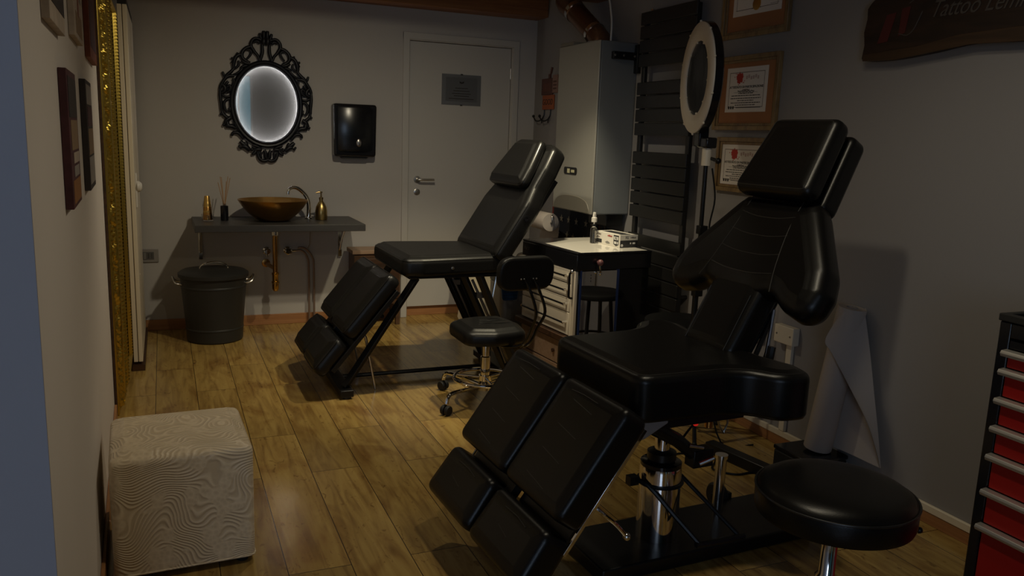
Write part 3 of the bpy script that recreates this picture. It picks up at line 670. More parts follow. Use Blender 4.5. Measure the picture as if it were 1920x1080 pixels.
text('carved_script', 'Tattoo Lemi', .085, CARVE, t, (.045, -.0535, .045), ext=.001, shear=.45, sx=.85, rot=(PI/2, rad(1), 0))
m = M(); m.tube(spline([(-.235,-.053,.085), (-.20,-.053,.10), (-.15,-.053,.098), (-.12,-.053,.09)], 4), .002, 6); m.tube(spline([(-.27,-.053,-.02), (-.23,-.053,-.03), (-.20,-.053,-.01), (-.17,-.053,.05)], 4), .002, 6)
m.build('carved_flourish', CARVE, t)
m = M(); m.prism([(-.37,-.05), (-.32,-.045), (-.29,.06), (-.335,.055)], -.0535, -.0522); m.prism([(-.27,-.03), (-.24,-.02), (-.225,.075), (-.265,.07)], -.0535, -.0522)
m.build('red_stain', mat('red_stain', (.075,.010,.010), .6), t)

# hook rack of tin plates near the corner
t = onright('hook_rack', 'small rack of rusty and orange tin plates with black hooks by the corner', 'hook rack', 5.72, 1.5)
M().box(-.135, -.010, .225, .068, -.001, .345).build('rust_plate', RUST, t, bevel=.003)
M().box(.072, -.014, .235, .155, -.001, .365).build('tall_plate', PINKT, t, bevel=.003)
M().box(-.10, -.014, .115, .10, -.001, .222).build('orange_plate', ORANGE, t, bevel=.003)
text('plate_lettering', 'GOOD', .062, INK, t, (0, -.0146, .168), sx=.95)
m = M()
for k in range(4): m.box(-.095+.035*k, -.0108, .25, -.075+.035*k, -.0098, .31)
m.build('faded_lettering', mat('faded_red', (.16,.06,.04), .7), t)
m = M()
for k in range(3): m.box(.085, -.0148, .26+.025*k, .145, -.0138, .272+.025*k)
m.build('plate_print', RUST, t)
for x in (-.075, .04):
    m = M(); m.tube(spline([(x,-.004,.13), (x,-.008,.07), (x-.01,-.03,.035), (x-.05,-.05,.03), (x-.085,-.055,.06)], 5), .005, 8); m.ball((x-.088,-.055,.065), .011)
    m.tube(spline([(x,-.008,.07), (x+.015,-.03,.03), (x+.04,-.04,.015)], 5), .004, 8)
    m.build('hook', BLACK, t)
m = M(); m.box(-.01, -.012, .345, .02, -.001, .375); m.prism([(.012,.375), (.03,.375), (.05,.42), (.03,.425)], -.010, -.002)
m.build('top_ornament', RUST, t)
o = M().at(WX(5.53), 5.53, 0).cyl((-.03, 0, .002), (-.014, -.03, 1.62), .009, n=10).build('broom_handle', mat('red_stick', (.20,.03,.02), .5), None)
tag(o, 'dark red stick leaning upright between the hook rack and the boiler', 'stick')

# boiler
t = thing('boiler', 'white wall-hung gas boiler between the door corner and the radiator', 'boiler', (2.42, 4.45, .945))
M().box(.012, 0, 0, .268, .545, 1.043).build('casing', BOILSHADE, t, bevel=.008)
m = M().box(0, -.002, .0, .013, .547, 1.043); m.build('front_panel', BOILW, t, bevel=.005)
arc = [(.02, .004), (.525, .004)]+[(p.x, p.y) for p in spline([(.52,.03,0), (.47,.075,0), (.36,.098,0), (.18,.098,0), (.07,.075,0), (.025,.03,0)], 5)]
M().prism(arc, -.006, .0005, 'YZ').build('control_flap', BOILP, t, bevel=.003)
M().prism(roundpoly([(.215,.232), (.395,.232), (.395,.278), (.215,.278)], .018), -.003, .0008, 'YZ').build('display_window', BLKGL, t)
m = M(); m.box(-.0045, .245, .245, -.0032, .29, .262); m.box(-.0045, .31, .24, -.0032, .345, .268)
m.build('display_parts', mat('display_parts', (.5,.47,.30), .5), t)
M().box(.003, .36, 1.0435, .10, .542, 1.065).build('top_tray', BOILP, t, bevel=.002)
t = thing('flue_pipe', 'copper-toned metal flue pipe rising at a slant from the boiler top', 'flue pipe', (2.56, 4.68, 1.99))
p = [(-.005,.015,.002), (-.005,.015,.027), (-.012,.06,.062), (-.04,.32,.235), (-.06,.40,.28), (-.06,.42,.30), (-.06,.42,.40), (-.06,.42,.525)]
M().tube(p, .068, 28).build('pipe', COPPER, t, 40)
m = M()
for a, b in (((-.0125,.065,.066), (-.0145,.088,.081)), ((-.038,.30,.222), (-.041,.326,.24))): M().cyl(a, b, .073, n=28).build('clamp_ring', CHROME, t)
M().lathe([(.085,.0008), (.085,.015), (.07,.02)], (-.005,.01,0), 28).build('base_flange', STEEL, t)
o = M().tube(spline([(2.52, 4.50, 1.99), (2.52, 4.50, 2.10), (2.515, 4.52, 2.20), (2.525, 4.55, 2.255), (2.60, 4.57, 2.275), (2.66, 4.58, 2.30)], 6), .006, 8).build('boiler_cable', CABLEW, None)
tag(o, 'pale cable rising from the boiler top beside the flue pipe', 'cable')
t = thing('sensor_bracket', 'black bracket bar on the side of the boiler near the radiator', 'bracket', (2.60, 4.448, 1.905))
M().box(-.10, -.03, -.022, .085, -.0005, .022).build('bar', BLACK, t, bevel=.003)
for x in (-.09, -.03, .045): M().lathe([(.007,0), (.006,.004), (0,.005)], (x, -.03, 0), 12, 'Y').build('screw', STEEL, t)
M().box(.055, -.045, -.10, .085, -.005, .07).build('end_plate', BLACK, t, bevel=.004)
# pipes and cloth under the boiler
t = thing('boiler_pipes', 'dark pipes running down the wall below the boiler', 'pipes', (2.60, 4.70, .945))
for k, y in enumerate((-.19, -.12, -.05)): M().tube(spline([(-.03,y,0), (-.02,y,-.12), (.03,y-.02,-.28), (.04,y-.03,-.60)], 5), .011, 8).build('pipe', BLACK, t)
M().box(-.06, -.23, -.075, .06, .0, -.0005).build('pipe_cover', BLACK, t, bevel=.004)
def cloth(name, label, y0, y1, z0, z1, xo, mt, amp, ph, cut=None):
    t = thing(name, label, 'cloth', (WX(y0), y0, z0), 0)
    m = M(); n, k = 26, 14; L_ = y1-y0; h = z1-z0
    f = lambda u, v: -xo-.012-amp*(1.15-v)*(.5+.5*sin(u*15+ph))-.004*sin(v*9+u*5)
    for side in (0, 1):
        vs = [(f(i/n, j/k)+side*.004, L_*i/n, h*j/k) for j in range(k+1) for i in range(n+1)]
        m.add(vs, [(j*(n+1)+i, j*(n+1)+i+1, (j+1)*(n+1)+i+1, (j+1)*(n+1)+i) for j in range(k) for i in range(n) if not (cut and (i+1)/n*L_+y0 > 0 and i/n*L_ < cut[0]-y0 and (j+1)/k*h > cut[1]-z0)])
    m.build('fabric', mt, t, 80)
    return t, f, L_, h
t, f, L_, h = cloth('star_cloth', 'dark navy cloth with pale stars hanging under the boiler', 4.79, 5.462, .55, 1.36, .0, NAVY, .03, 0, (5.03, .93))
m = M()
for k in range(5):
    for j in range(7):
        u = (k+.5+.25*(j % 2))/5.6; v = (j+.5)/7.2
        if u*L_ < .29 and v*h > .33: continue
        st = []
        for a in range(10):
            r = .028 if a % 2 == 0 else .011
            st.append((u*L_+r*sin(a*PI/5), v*h+r*cos(a*PI/5)))
        x = min(f(u+d, v+e) for d in (-.05, 0, .05) for e in (-.04, 0, .04))
        M().prism(st, x-.0035, x-.0015, 'YZ').build('star', STARC, t)
cloth('burgundy_cloth', 'dark burgundy cloth hanging beside the star cloth under the boiler', 4.685, 4.775, .50, .86, .05, BURG, .012, 2)
# paper roll on a hook
t = thing('towel_roll', 'white kitchen paper roll hanging below the boiler with a loose sheet', 'paper roll', (2.49, 5.16, .82))
M().lathe([(.026,0), (.062,0), (.064,.004), (.064,.30), (.062,.304), (.026,.304)], (0,0,0), 32).build('roll', TISSUE, t, 40).matrix_local = Matrix.Rotation(-PI/2, 4, 'X')
M().lathe([(.0225,.001), (.0225,.303), (.0258,.303), (.0258,.001), (.0225,.001)], (0,0,0), 24).build('core', mat('card_core', (.28,.25,.22), .8), t).matrix_local = Matrix.Rotation(-PI/2, 4, 'X')
m = M(); q = spline([(.066,0,.01), (.069,0,-.03), (.066,0,-.09), (.058,0,-.15)], 5)
m.add([(p.x, y, p.z) for p in q for y in (.005, .30)]+[(p.x+.0015, y, p.z) for p in q for y in (.005, .30)], [])
n = len(q); fs = []
for i in range(n-1):
    fs += [(2*i, 2*i+1, 2*i+3, 2*i+2), (2*n+2*i, 2*n+2*i+2, 2*n+2*i+3, 2*n+2*i+1), (2*i, 2*i+2, 2*n+2*i+2, 2*n+2*i), (2*i+1, 2*n+2*i+1, 2*n+2*i+3, 2*i+3)]
m.f += fs
m.build('loose_sheet', TISSUE, t, 60)
m = M(); m.tube([(0,-.02,.0), (0,.312,.0), (.05,.316,.02), (.205,.316,.03)], .006, 8); m.tube(spline([(0,-.02,0), (0,-.022,.03), (0,-.015,.05)], 4), .005, 8); m.ball((0,-.018,.055), .008)
m.build('holder', STEEL, t)

# radiator
t = onright('towel_radiator', 'tall black towel radiator with flat horizontal slats on the right wall', 'radiator', 4.01, 0)
zs = [1.83+.0785*i for i in range(4)]+[1.437+.0777*i for i in range(4)]+[.958+.0785*i for i in range(5)]+[.395+.0785*i for i in range(6)]
for z in zs: M().prism(roundpoly([(-.283,z), (.283,z), (.283,z+.071), (-.283,z+.071)], .006), -.086, -.070).build('slat', RADIA, t, bevel=.003)
for x in (-.255, .255): M().box(x-.017, -.0695, .40, x+.017, -.045, 2.13).build('riser', RADIA, t, bevel=.004)
for x in (-.255, .255):
    for z in (.55, 1.95): M().cyl((x,-.0445,z), (x,-.0008,z), .012, n=12).build('wall_mount', RADIA, t)
M().lathe([(.011,0), (.011,.02), (0,.026)], (-.2, -.06, 2.131), 14).build('vent_plug', CHROME, t)
M().cyl((-.255,-.058,.40), (-.255,-.058,.33), .012, n=12).tube([(-.255,-.058,.34), (-.255,-.03,.33), (-.255,-.0008,.33)], .012, 10).build('valve', CHROME, t)

# ring light on its tripod
t = thing('ring_light', 'white ring light on a black tripod in front of the towel radiator', 'ring light', (2.328, 3.201, 0))
an = rad(161.8); n_ = Vector((cos(an), sin(an), 0)); c_ = Vector((-.039, .044, 1.696))
T = frame(c_, (-sin(an), cos(an), 0), (0,0,1))   # local Z = face normal
q = M(); q.T = T
R1, R0 = .250, .167
if T.to_3x3().col[2].dot(n_) < 0: T = frame(c_, (sin(an), -cos(an), 0), (0,0,1)); q.T = T
q.lathe([(R0,0), (R0,.010), (R0+.006,.014), (R1-.006,.014), (R1,.010), (R1,0)], (0,0,0), 72); q.build('diffuser', DIFF, t)
q = M(); q.T = T; q.lathe([(R0-.003,.004), (R0-.003,-.03), (R0+.01,-.038), (R1-.01,-.038), (R1+.003,-.03), (R1+.003,.004), (R0-.003,.004)], (0,0,0), 72); q.build('ring_housing', BLKPL, t)
for k in range(10):
    for r_, da, br in ((R1+.003, 0, .006), (R0-.003, .2, .0055)):
        a = 2*PI*(k+.5)/10+da; q = M(); q.T = T; q.ball((r_*cos(a), r_*sin(a), .008), br, 8, 6); q.build('diffuser_clip', CREAM, t)
q = M(); q.T = T; q.box(-.035, -R1-.06, -.06, .035, -R1+.03, -.012); q.build('control_box', BLKPL, t, bevel=.006)
M().box(-.03, -.045, 1.38, .03, .035, 1.43).build('tilt_head', BLKPL, t, bevel=.008)
M().cyl((0,-.01,1.30), (0,-.01,1.385), .022, n=20).build('grip', CREAM, t)
M().cyl((.015,-.02,1.335), (.015,-.075,1.325), .008, n=10).ball((.015,-.08,1.325), .014).build('locking_knob', BLACK, t)
M().cyl((0,-.01,.70), (0,-.01,1.30), .0105, n=14).build('upper_pole', BLACK, t)
M().cyl((0,-.01,.12), (0,-.01,.72), .0145, n=14).build('lower_pole', BLACK, t)
for z in (.70, 1.0): M().cbox(.006, -.01, z, .045, .035, .04).build('clamp', BLACK, t, bevel=.004)
for k in range(3):
    a = 2*PI*k/3+rad(7); M().tube([(.02*cos(a), -.01+.02*sin(a), .50), (.21*cos(a), -.01+.21*sin(a), .012)], .010, 8).build('leg', BLACK, t)
    M().ball((.21*cos(a), -.01+.21*sin(a), .012), .0125).build('rubber_foot', RUBBER, t)
for k in range(3):
    a = 2*PI*k/3+rad(7); M().tube([(.012*cos(a), -.01+.012*sin(a), .15), (.115*cos(a), -.01+.115*sin(a), .258)], .006, 8).build('brace', BLACK, t)
M().at(-2.40, -3.30, 0).tube(spline([(2.40, 3.24, 1.29), (2.425, 3.235, 1.15), (2.41, 3.24, 1.02), (2.43, 3.24, .9), (2.42, 3.22, .6), (2.44, 3.2, .3), (2.47, 3.10, .006), (2.60, 3.02, .006)], 5), .004, 8).build('power_cable', BLACK, t)

# low sockets, conduit
t = onright('wall_plate', 'dark wall socket plate low on the right wall behind the near tattoo chair', 'socket', 3.12, .51)
M().box(-.055, -.010, -.06, .055, -.0008, .06).build('cover_plate', mat('brown_grey', (.20,.18,.16), .5), t, bevel=.003)
m = M()
for z in (-.02, .0, .02): m.cyl((-.01,-.012,z), (-.01,-.0101,z), .004, n=10)
m.build('socket_holes', BLACK, t)
t = onright('junction_box', 'cream plastic junction box on the right wall above a vertical cable duct', 'junction box', 2.90, .54)
M().box(-.064, -.040, -.042, .064, -.0008, .042).build('box', CREAM, t, bevel=.004)
for x in (-.045, .045): M().lathe([(.005,0), (.004,.002), (0,.002)], (x, -.04, .0), 10, 'Y').build('screw', STEEL, t)
t = onright('cable_duct', 'cream cable duct running down from the junction box to the skirting', 'cable duct', 2.88, .078)
M().box(-.0175, -.018, 0, .0175, -.0008, .418).build('duct', CREAM, t, bevel=.002)

# couch roll leaning on the wall
t = thing('couch_roll', 'tall white paper couch roll leaning against the right wall with a loose hanging sheet', 'paper roll', (2.545, 2.60, .1185))
b0 = Vector((.008, -.052, .009)); b1 = Vector((.055, -.112, .638))
ax_ = (b1-b0).normalized(); T = frame(b0, ax_.orthogonal(), ax_.cross(ax_.orthogonal())); 
if T.to_3x3().col[2].dot(ax_) < 0: T = frame(b0, ax_.orthogonal(), -ax_.cross(ax_.orthogonal()))
Ln = (b1-b0).length
q = M(); q.T = T; q.lathe([(.024,0), (.056,0), (.058,.003), (.058,Ln-.003), (.056,Ln), (.024,Ln)], (0,0,0), 40); q.build('roll', TISSUE, t, 40)
q = M(); q.T = T; q.lathe([(.020,.002), (.020,Ln+.002), (.0235,Ln+.002), (.0235,.002), (.020,.002)], (0,0,0), 28); q.build('core', mat('card_tube', (.30,.29,.30), .8), t)
# loose sheet: a back layer falls beside the roll, the top folds over its front
def lerp(pts, s):
    n = len(pts)-1; k = min(int(s*n), n-1); return pts[k].lerp(pts[k+1], s*n-k)
Rr = spline([(2.622,2.440,.742), (2.628,2.398,.589), (2.633,2.356,.42), (2.633,2.315,.274), (2.628,2.276,.134)], 6)
Lf = spline([(2.545,2.482,.748), (2.522,2.507,.677), (2.498,2.513,.613), (2.503,2.478,.575), (2.525,2.394,.463), (2.57,2.32,.324), (2.605,2.283,.199), (2.625,2.277,.137)], 6)
Lb = [b0+Vector((2.545,2.60,.1185))+ax_*(Ln*(1-.98*i/10))+Vector((.045,-.02,.0)) for i in range(11)]
m = M(); n, k = 28, 10
vs = []
for off in (0, .0013):
    for i in range(n+1):
        a, b = lerp(Lf, i/n), lerp(Rr, i/n)
        for j in range(k+1):
            u = j/k; c = a.lerp(b, u); c.x -= .030*sin(PI*u)*(1-i/n)**.7 + off; c -= Vector((2.545,2.60,.1185)); vs.append(c)
o0 = (n+1)*(k+1)
m.add(vs, [(q_+i*(k+1)+j, q_+i*(k+1)+j+1, q_+(i+1)*(k+1)+j+1, q_+(i+1)*(k+1)+j) for q_ in (0, o0) for i in range(n) for j in range(k)])
vs = []
for off in (0, .0013):
    for i in range(n+1):
        a, b = lerp(Lb, i/n), lerp(Rr, i/n)
        for j in range(k+1):
            u = j/k; c = a.lerp(b, u); c.x += .004+off+.004*sin(u*5); c -= Vector((2.545,2.60,.1185)); vs.append(c)
m.add(vs, [(q_+i*(k+1)+j, q_+i*(k+1)+j+1, q_+(i+1)*(k+1)+j+1, q_+(i+1)*(k+1)+j) for q_ in (0, o0) for i in range(n) for j in range(k)])
m.build('loose_sheet', TISSUE, t, 80)
# ------------------------------------------------------------------ near tattoo chair
def Lp(side, zz, T):   # helper: local frame with X=lateral(+Y world), Y=direction up along the surface
    return frame(T, (0,-1,0), zz)
t = thing('tattoo_chair', 'large near black leather tattoo chair with stitched back and chrome hydraulic lift', 'tattoo chair', (1.5, 2.245, 0), rad(2.5), 'black tattoo chairs')
sx = lambda p: p
half = [(-.25,.27), (.06,.285), (.13,.315), (.185,.40), (.30,.41), (.325,.30), (.30,.18)]
out = half+[(x, -y) for x, y in half[::-1]]
SO = roundpoly(out, [.06,.14,.12,.10,.09,.06,.05]+[.05,.06,.09,.10,.12,.14,.06], 6)
seat = M().at(0, 0, .718).pad(SO, .150, .026, .006).build('seat', LEATH, t, 50)
def inset(o, d):
    n = len(o); P = [Vector(p) for p in o]; r = []
    A = sum(P[i].x*P[(i+1) % n].y-P[(i+1) % n].x*P[i].y for i in range(n))
    sgn = 1 if A > 0 else -1
    for i in range(n):
        e1 = (P[i]-P[i-1]).normalized(); e2 = (P[(i+1) % n]-P[i]).normalized(); q = Vector((-e1.y-e2.y, e1.x+e2.x))*sgn
        q.normalize(); r.append(P[i]+q*d)
    return r
def seam(o, z, d, T=None, r=.0016):
    m = M()
    if T is not None: m.T = T
    m.tube([(p.x, p.y, z) for p in inset(o, d)], r, 5, True); return m
seam(SO, .716, .020).build('seat_stitching', STITCH, seat)
M().at(0, 0, .556).pad([(-.22,-.22), (.20,-.22), (.20,.22), (-.22,.22)], .03, .005, 0).build('seat_board', BLACK, t)
# back rest
def backT(b, c=0, th=30, o=(.185, 0, .735)):
    tt = rad(th); u = Vector((sin(tt), 0, cos(tt))); nn = Vector((-cos(tt), 0, sin(tt)))
    return frame(Vector(o)+u*b+nn*c, (0,-1,0), u), u, nn
T, u_, n_ = backT(0)
lum = roundpoly([(-.128,-.02), (.128,-.02), (.128,.30), (-.128,.30)], .03, 5)
q = M(); q.T = backT(0, -.012)[0]; lo = q.pad(lum, .095, .026, .008).build('lower_back_pad', LEATH, t, 50)
seam([(-.1,-.01), (.1,-.01), (.1,.2), (-.1,.2)], .001, 0, backT(0, -.012)[0])
q = M(); q.T = backT(0, -.012)[0]
for s in (-1, 1): q.tube([(s*.102, -.012, .0), (s*.102, .20, .006)], .0016, 5)
q.build('pad_stitching', STITCH, lo)
hb = [(0,.205), (.10,.205), (.165,.225), (.235,.185), (.315,.165), (.365,.20), (.372,.27), (.345,.345), (.195,.545), (.165,.575)]
bo = hb+[(-a, b) for a, b in hb[:0:-1]]
BO = roundpoly(bo, [0,.03,.06,.06,.06,.06,.06,.10,.05,.03]+[.03,.05,.10,.06,.06,.06,.06,.06,.03], 5)
q = M(); q.T = T; back = q.pad(BO, .105, .045, .006).build('backrest', LEATH, t, 50)
q = M(); q.T = T
for s in (-1, 1): q.tube(spline([(s*.122,.575,-.002), (s*.128,.45,.0052), (s*.152,.32,.0056), (s*.18,.225,.0030)], 6), .0019, 5)
for i, b in enumerate((.275, .345, .415, .485)):
    w_ = .128+max(0, (.5-b))*.11
    q.tube(spline([(-w_, b+.012, .0050), (-w_*.5, b, .0052), (0, b-.003, .0052), (w_*.5, b, .0052), (w_, b+.012, .0050)], 5), .0022, 5)
q.build('channel_stitching', STITCH, back)
seam(BO, -.0085, .026, T, .0015).build('edge_stitching', STITCH, back)
# head rest: two pads
ho = roundpoly([(-.182,.0), (.182,.0), (.150,.30), (-.150,.30)], .035, 5)
q = M(); q.T = backT(.555, .075, 31)[0]; h1 = q.pad(ho, .075, .030, .006).build('headrest', LEATH, t, 50)
seam(ho, -.002, .018, q.T, .0015).build('headrest_stitching', STITCH, h1)
q = M(); q.T = backT(.545, -.022, 31)[0]; h2 = q.pad(ho, .075, .022, .004).build('headrest_backing_pad', LEATH, t, 50)
seam(ho, -.004, .014, q.T, .0015).build('headrest_stitching', STITCH, h2)
q = M(); q.T = T
q.box(-.05, .45, -.13, .05, .70, -.107); q.build('headrest_bracket', BLACK, t, bevel=.003)
# back frame and gas strut
for s in (-1, 1):
    M().tube([Vector((.20,0,.58))+Vector((0,s*.10,0)), Vector((.185,s*.10,.735))+u_*.02-n_*.118, Vector((.185,s*.10,.735))+u_*.42-n_*.118], .011, 8).build('back_frame', BLACK, t)
M().tube([(.30,-.145,.565), (.345,-.145,.715), (.365,-.14,.86)], [.0075,.0075,.0055], 10).build('gas_strut', CHROME, t)
M().tube([(.27,-.115,.575), (.385,-.115,.84)], .009, 8).tube(spline([(.30,-.16,.60), (.33,-.165,.66), (.345,-.165,.74)], 4), .014, 8).build('strut_cover', BLACK, t)
# leg rests
ph = rad(54); dn = Vector((-cos(ph), 0, -sin(ph))); nl = Vector((-sin(ph), 0, cos(ph)))
def legT(b, a, c=0): return frame(Vector((-.30, 0, .73))+dn*b+Vector((0, a, 0))+nl*c, (0,-1,0), -dn)
for s in (-1, 1):
    oo = roundpoly([(-.178,-.19), (.178,-.19), (.178,.185), (-.178,.185)], .035, 5)
    q = M(); q.T = legT(.262, s*.186); pd = q.pad(oo, .092, .022, .005).build('leg_pad', LEATH, t, 50)
    q = M(); q.T = legT(.262, s*.186)
    for k in range(4): q.tube([(-.065, .125-.085*k, .0044), (.0, .118-.085*k, .0046), (.055, .112-.085*k, .0044)], .0017, 5)
    q.tube([(-.10, .148, .0040), (-.03, .152, .0042), (.05, .150, .0042)], .0017, 5)
    q.build('pad_stitching', STITCH, pd)
    o2 = roundpoly([(-.178,-.098), (.178,-.098), (.168,.085), (-.168,.085)], .035, 5)
    q = M(); q.T = legT(.567, s*.186, -.004); pf = q.pad(o2, .100, .026, .005).build('foot_pad', LEATH, t, 50)
    q = M(); q.T = legT(.567, s*.186, -.004)
    q.tube([(-.06, .052, .0042), (.02, .055, .0044), (.08, .048, .0042)], .0017, 5); q.tube([(-.04,.0,.0046), (.03,-.012,.0046)], .0017, 5)
    q.build('pad_stitching', STITCH, pf)
    q = M(); q.T = legT(.30, s*.186, -.0925); q.box(-.150, -.33, -.012, .150, .17, -.0005); q.box(s*.185-.02, -.33, -.0, s*.185+.02, -.10, .03); q.build('pad_board', BLACK, t)
    q = M(); q.T = legT(.30, s*.186, -.0925); q.box((-s)*.165-.004, -.22, -.012, (-s)*.165+.004, .20, -.0); q.build('side_rail', CHROME, t, bevel=.001)
a_ = Vector((-.30, 0, .73))
hp = a_+dn*.36+Vector((0,-.34,0))+nl*-.105
M().tube(spline([hp, hp+Vector((.02,-.015,-.02)), hp+Vector((.06,-.022,-.055)), hp+Vector((.095,-.022,-.095))], 4), .006, 10).ball(hp+Vector((.1,-.022,-.1)), .012).build('lever', CHROME, t)
M().cbox(hp.x, hp.y+.01, hp.z+.01, .03, .02, .03).build('lever_bracket', BLACK, t, bevel=.003)
# hinge plate, arm, electrics
M().prism([(-.30,.56), (-.22,.575), (-.12,.60), (-.12,.555), (-.20,.515), (-.26,.50), (-.32,.51)], -.246, -.235).build('hinge_plate', GREYM, t, bevel=.003)
m = M(); m.lathe([(.009,0), (.009,.005), (.005,.007), (0,.007)], (-.255,-.246,.53), 12, 'Y'); m.build('bolt', STEEL, t)
m = M(); m.tube([(-.20,-.20,.56), (-.02,-.165,.46), (.10,-.15,.365)], [.024,.024,.022], 8); m.cbox(.085,-.155,.385,.08,.05,.06); m.build('lift_arm', BLACK, t, 30, bevel=.003)
m = M(); m.tube([(.06,-.19,.375), (.105,-.205,.395)], .007, 8); m.tube([(.02,-.18,.44), (.07,-.19,.43)], .006, 8); m.build('arm_bolt', STEEL, t)
m = M()
for k in range(3): m.tube([(-.16+.04*k,-.20,.575), (-.12+.04*k,-.20,.555), (-.13+.04*k,-.20,.57)], .006, 8)
m.build('linkage', STEEL, t)
M().ball((.055,-.16,.505), .010).build('red_indicator', REDLED, t)
M().tube(spline([(.055,-.152,.50), (.04,-.14,.47), (.02,-.12,.42), (.06,-.06,.40)], 4), .004, 6).build('wire', BLACK, t)
# base
M().box(-.27, -.165, .002, .62, .125, .052).build('base_plate', BLACK, t, bevel=.006)
M().lathe([(.072,.0525), (.072,.30), (.070,.312), (0,.312)], (.035,-.02,0), 40).build('lift_cylinder', CHROME, t, 40)
M().lathe([(.0705,.3125), (.0705,.325), (.066,.328), (0,.328)], (.035,-.02,0), 40).build('cylinder_cap', BLKGL, t)
M().cyl((.035,-.02,.3285), (.035,-.02,.50), .026, n=24).build('piston', CHROME, t)
M().lathe([(.045,.3285), (.05,.335), (.05,.36), (.03,.368), (.0265,.368)], (.035,-.02,0), 24).build('piston_collar', BLACK, t)
M().box(-.10, -.12, .50, .17, .10, .5255).build('lift_head', BLACK, t, bevel=.006)
q = M()
for d in (.076,): q.tube([((.035+d*cos(rad(a))), -.02+d*sin(rad(a)), .255) for a in range(0, 360, 12)], .006, 6, True)
q.build('collar_ring', BLACK, t)
m = M(); m.tube(spline([(-.06,.0,.262), (-.035,-.05,.258), (.02,-.12,.18), (.075,-.20,.10)], 3), .0085, 8); m.tube([(.13,.02,.262), (.24,-.20,.10)], .0075, 8); m.cbox(-.065,.0,.262,.035,.03,.03)
m.build('pedal_rods', BLACK, t)
M().tube([(.065,-.2,.095), (.16,-.206,.093), (.262,-.206,.093)], .0105, 8).build('foot_bar', BLACK, t)
M().lathe([(.020,.0525), (.020,.26), (.024,.262), (.024,.275), (0,.275)], (.36,.05,0), 20).build('support_post', CHROME, t)
m = M(); m.lathe([(0,-.02), (.042,-.02), (.050,-.012), (.050,.012), (.042,.02), (0,.02)], (.455,.165,.0515), 28, 'X'); m.build('caster_wheel', RUBBER, t)
for x in (.415,.475): M().box(x,.126,.04,x+.02,.16,.07).build('caster_fork', BLACK, t, bevel=.003)
M().cyl((.27,.03,.40), (.27,.03,.5255), .015, n=14).build('brass_rod', BRASS, t)
M().tube([(.22,-.06,.50), (.24,-.06,.44), (.27,-.05,.405), (.285,-.05,.44), (.28,-.05,.5)], .004, 6).build('spring_link', STEEL, t)
m = M().lathe([(.016,0), (.016,.012), (.006,.014), (0,.014)], (.205,-.165,.545), 16, 'Y'); m.build('hub_bolt', STEEL, t)

tag(M().at(2.325, 2.70, 0, rad(-80)).box(-.24, -.028, .001, .24, .028, .05).build('floor_bar', BLACK, None, bevel=.004), 'black floor bar lying under the near tattoo chair towards the right wall', 'bar')
t = thing('power_box', 'low dark box on the floor carrying the foot of the couch roll', 'box', (2.53, 2.555, 0))
M().box(-.11, -.10, .006, .105, .11, .10).build('housing', MATTB, t, bevel=.008)
M().box(-.112, -.102, .1005, .107, .112, .118).build('lid', BLKPL, t, bevel=.004)
for x in (-.085, .08):
    for y in (-.075, .085): M().lathe([(.012,.0005), (.012,.0058)], (x, y, 0), 12).build('foot', RUBBER, t)
tag(M().tube(spline([(2.415,2.60,.03), (2.38,2.62,.006), (2.30,2.655,.005), (2.22,2.66,.005), (2.16,2.74,.005), (2.24,2.84,.005), (2.12,2.94,.005), (1.95,2.85,.005), (1.80,2.72,.005), (1.78,2.60,.06), (1.72,2.46,.30)], 6), .0045, 8).build('power_cable', BLACK, None), 'black cable looping over the floor from the low dark box to the near chair', 'cable')

# ------------------------------------------------------------------ far tattoo chair
t = thing('tattoo_chair', 'smaller far black padded tattoo chair on angled black legs near the sink', 'tattoo chair', (1.45, 4.47, 0), 0, 'black tattoo chairs')
so = roundpoly([(-.31,-.335), (-.20,-.352), (.32,-.30), (.32,.30), (-.20,.352), (-.31,.335)], [.06,.1,.05,.05,.1,.06], 5)
seat = M().at(0, 0, .748).pad(so, .100, .035, .010).build('seat', LEATS, t, 50)
seam(so, .733, .006, None, .0028).build('piping', PIPING, seat)
m = M(); m.lathe([(.008,0), (.008,.012), (.005,.013), (0,.013)], (-.03,-.328,.69), 14, 'Y'); m.build('socket_eyelet', STEEL, t)
M().box(-.26, -.29, .628, .30, .29, .647).build('seat_frame', BLACK, t, bevel=.004)
def fbT(b, c=0, th=33):
    tt = rad(th); u = Vector((sin(tt), 0, cos(tt))); nn = Vector((-cos(tt), 0, sin(tt)))
    return frame(Vector((.215, 0, .765))+u*b+nn*c, (0,-1,0), u), u, nn
hb = [(.332,-.02), (.332,.33), (.285,.44), (.270,.56), (.225,.70), (.16,.725)]
FO = roundpoly(hb+[(-a, b) for a, b in hb[::-1]], [.04,.12,.08,.1,.06,.03]+[.03,.06,.1,.08,.12,.04], 5)
q = M(); q.T = fbT(0)[0]; back = q.pad(FO, .105, .035, .010).build('backrest', LEATS, t, 50)
seam(FO, -.014, .006, q.T, .0028).build('piping', PIPING, back)
q = M(); q.T = fbT(.40, .066)[0]
po = roundpoly([(-.262,0), (.262,0), (.235,.12), (.165,.31), (-.165,.31), (-.235,.12)], [.05,.05,.1,.05,.05,.1], 5)
pl = q.pad(po, .055, .026, .014).build('head_cushion', LEATS, t, 50)
seam(po, -.012, .004, q.T, .0025).build('piping', PIPING, pl)
q = M(); T, uu, nn = fbT(0)
q.T = frame(Vector((.215,0,.765))+uu*.26-nn*.05+Vector((0,-.333,0)), (1,0,0), (0,0,1))
q.lathe([(.018,-.002), (.018,.003), (.008,.004), (0,.002)], (0,0,0), 18); q.build('side_eyelet', BLKPL, t)
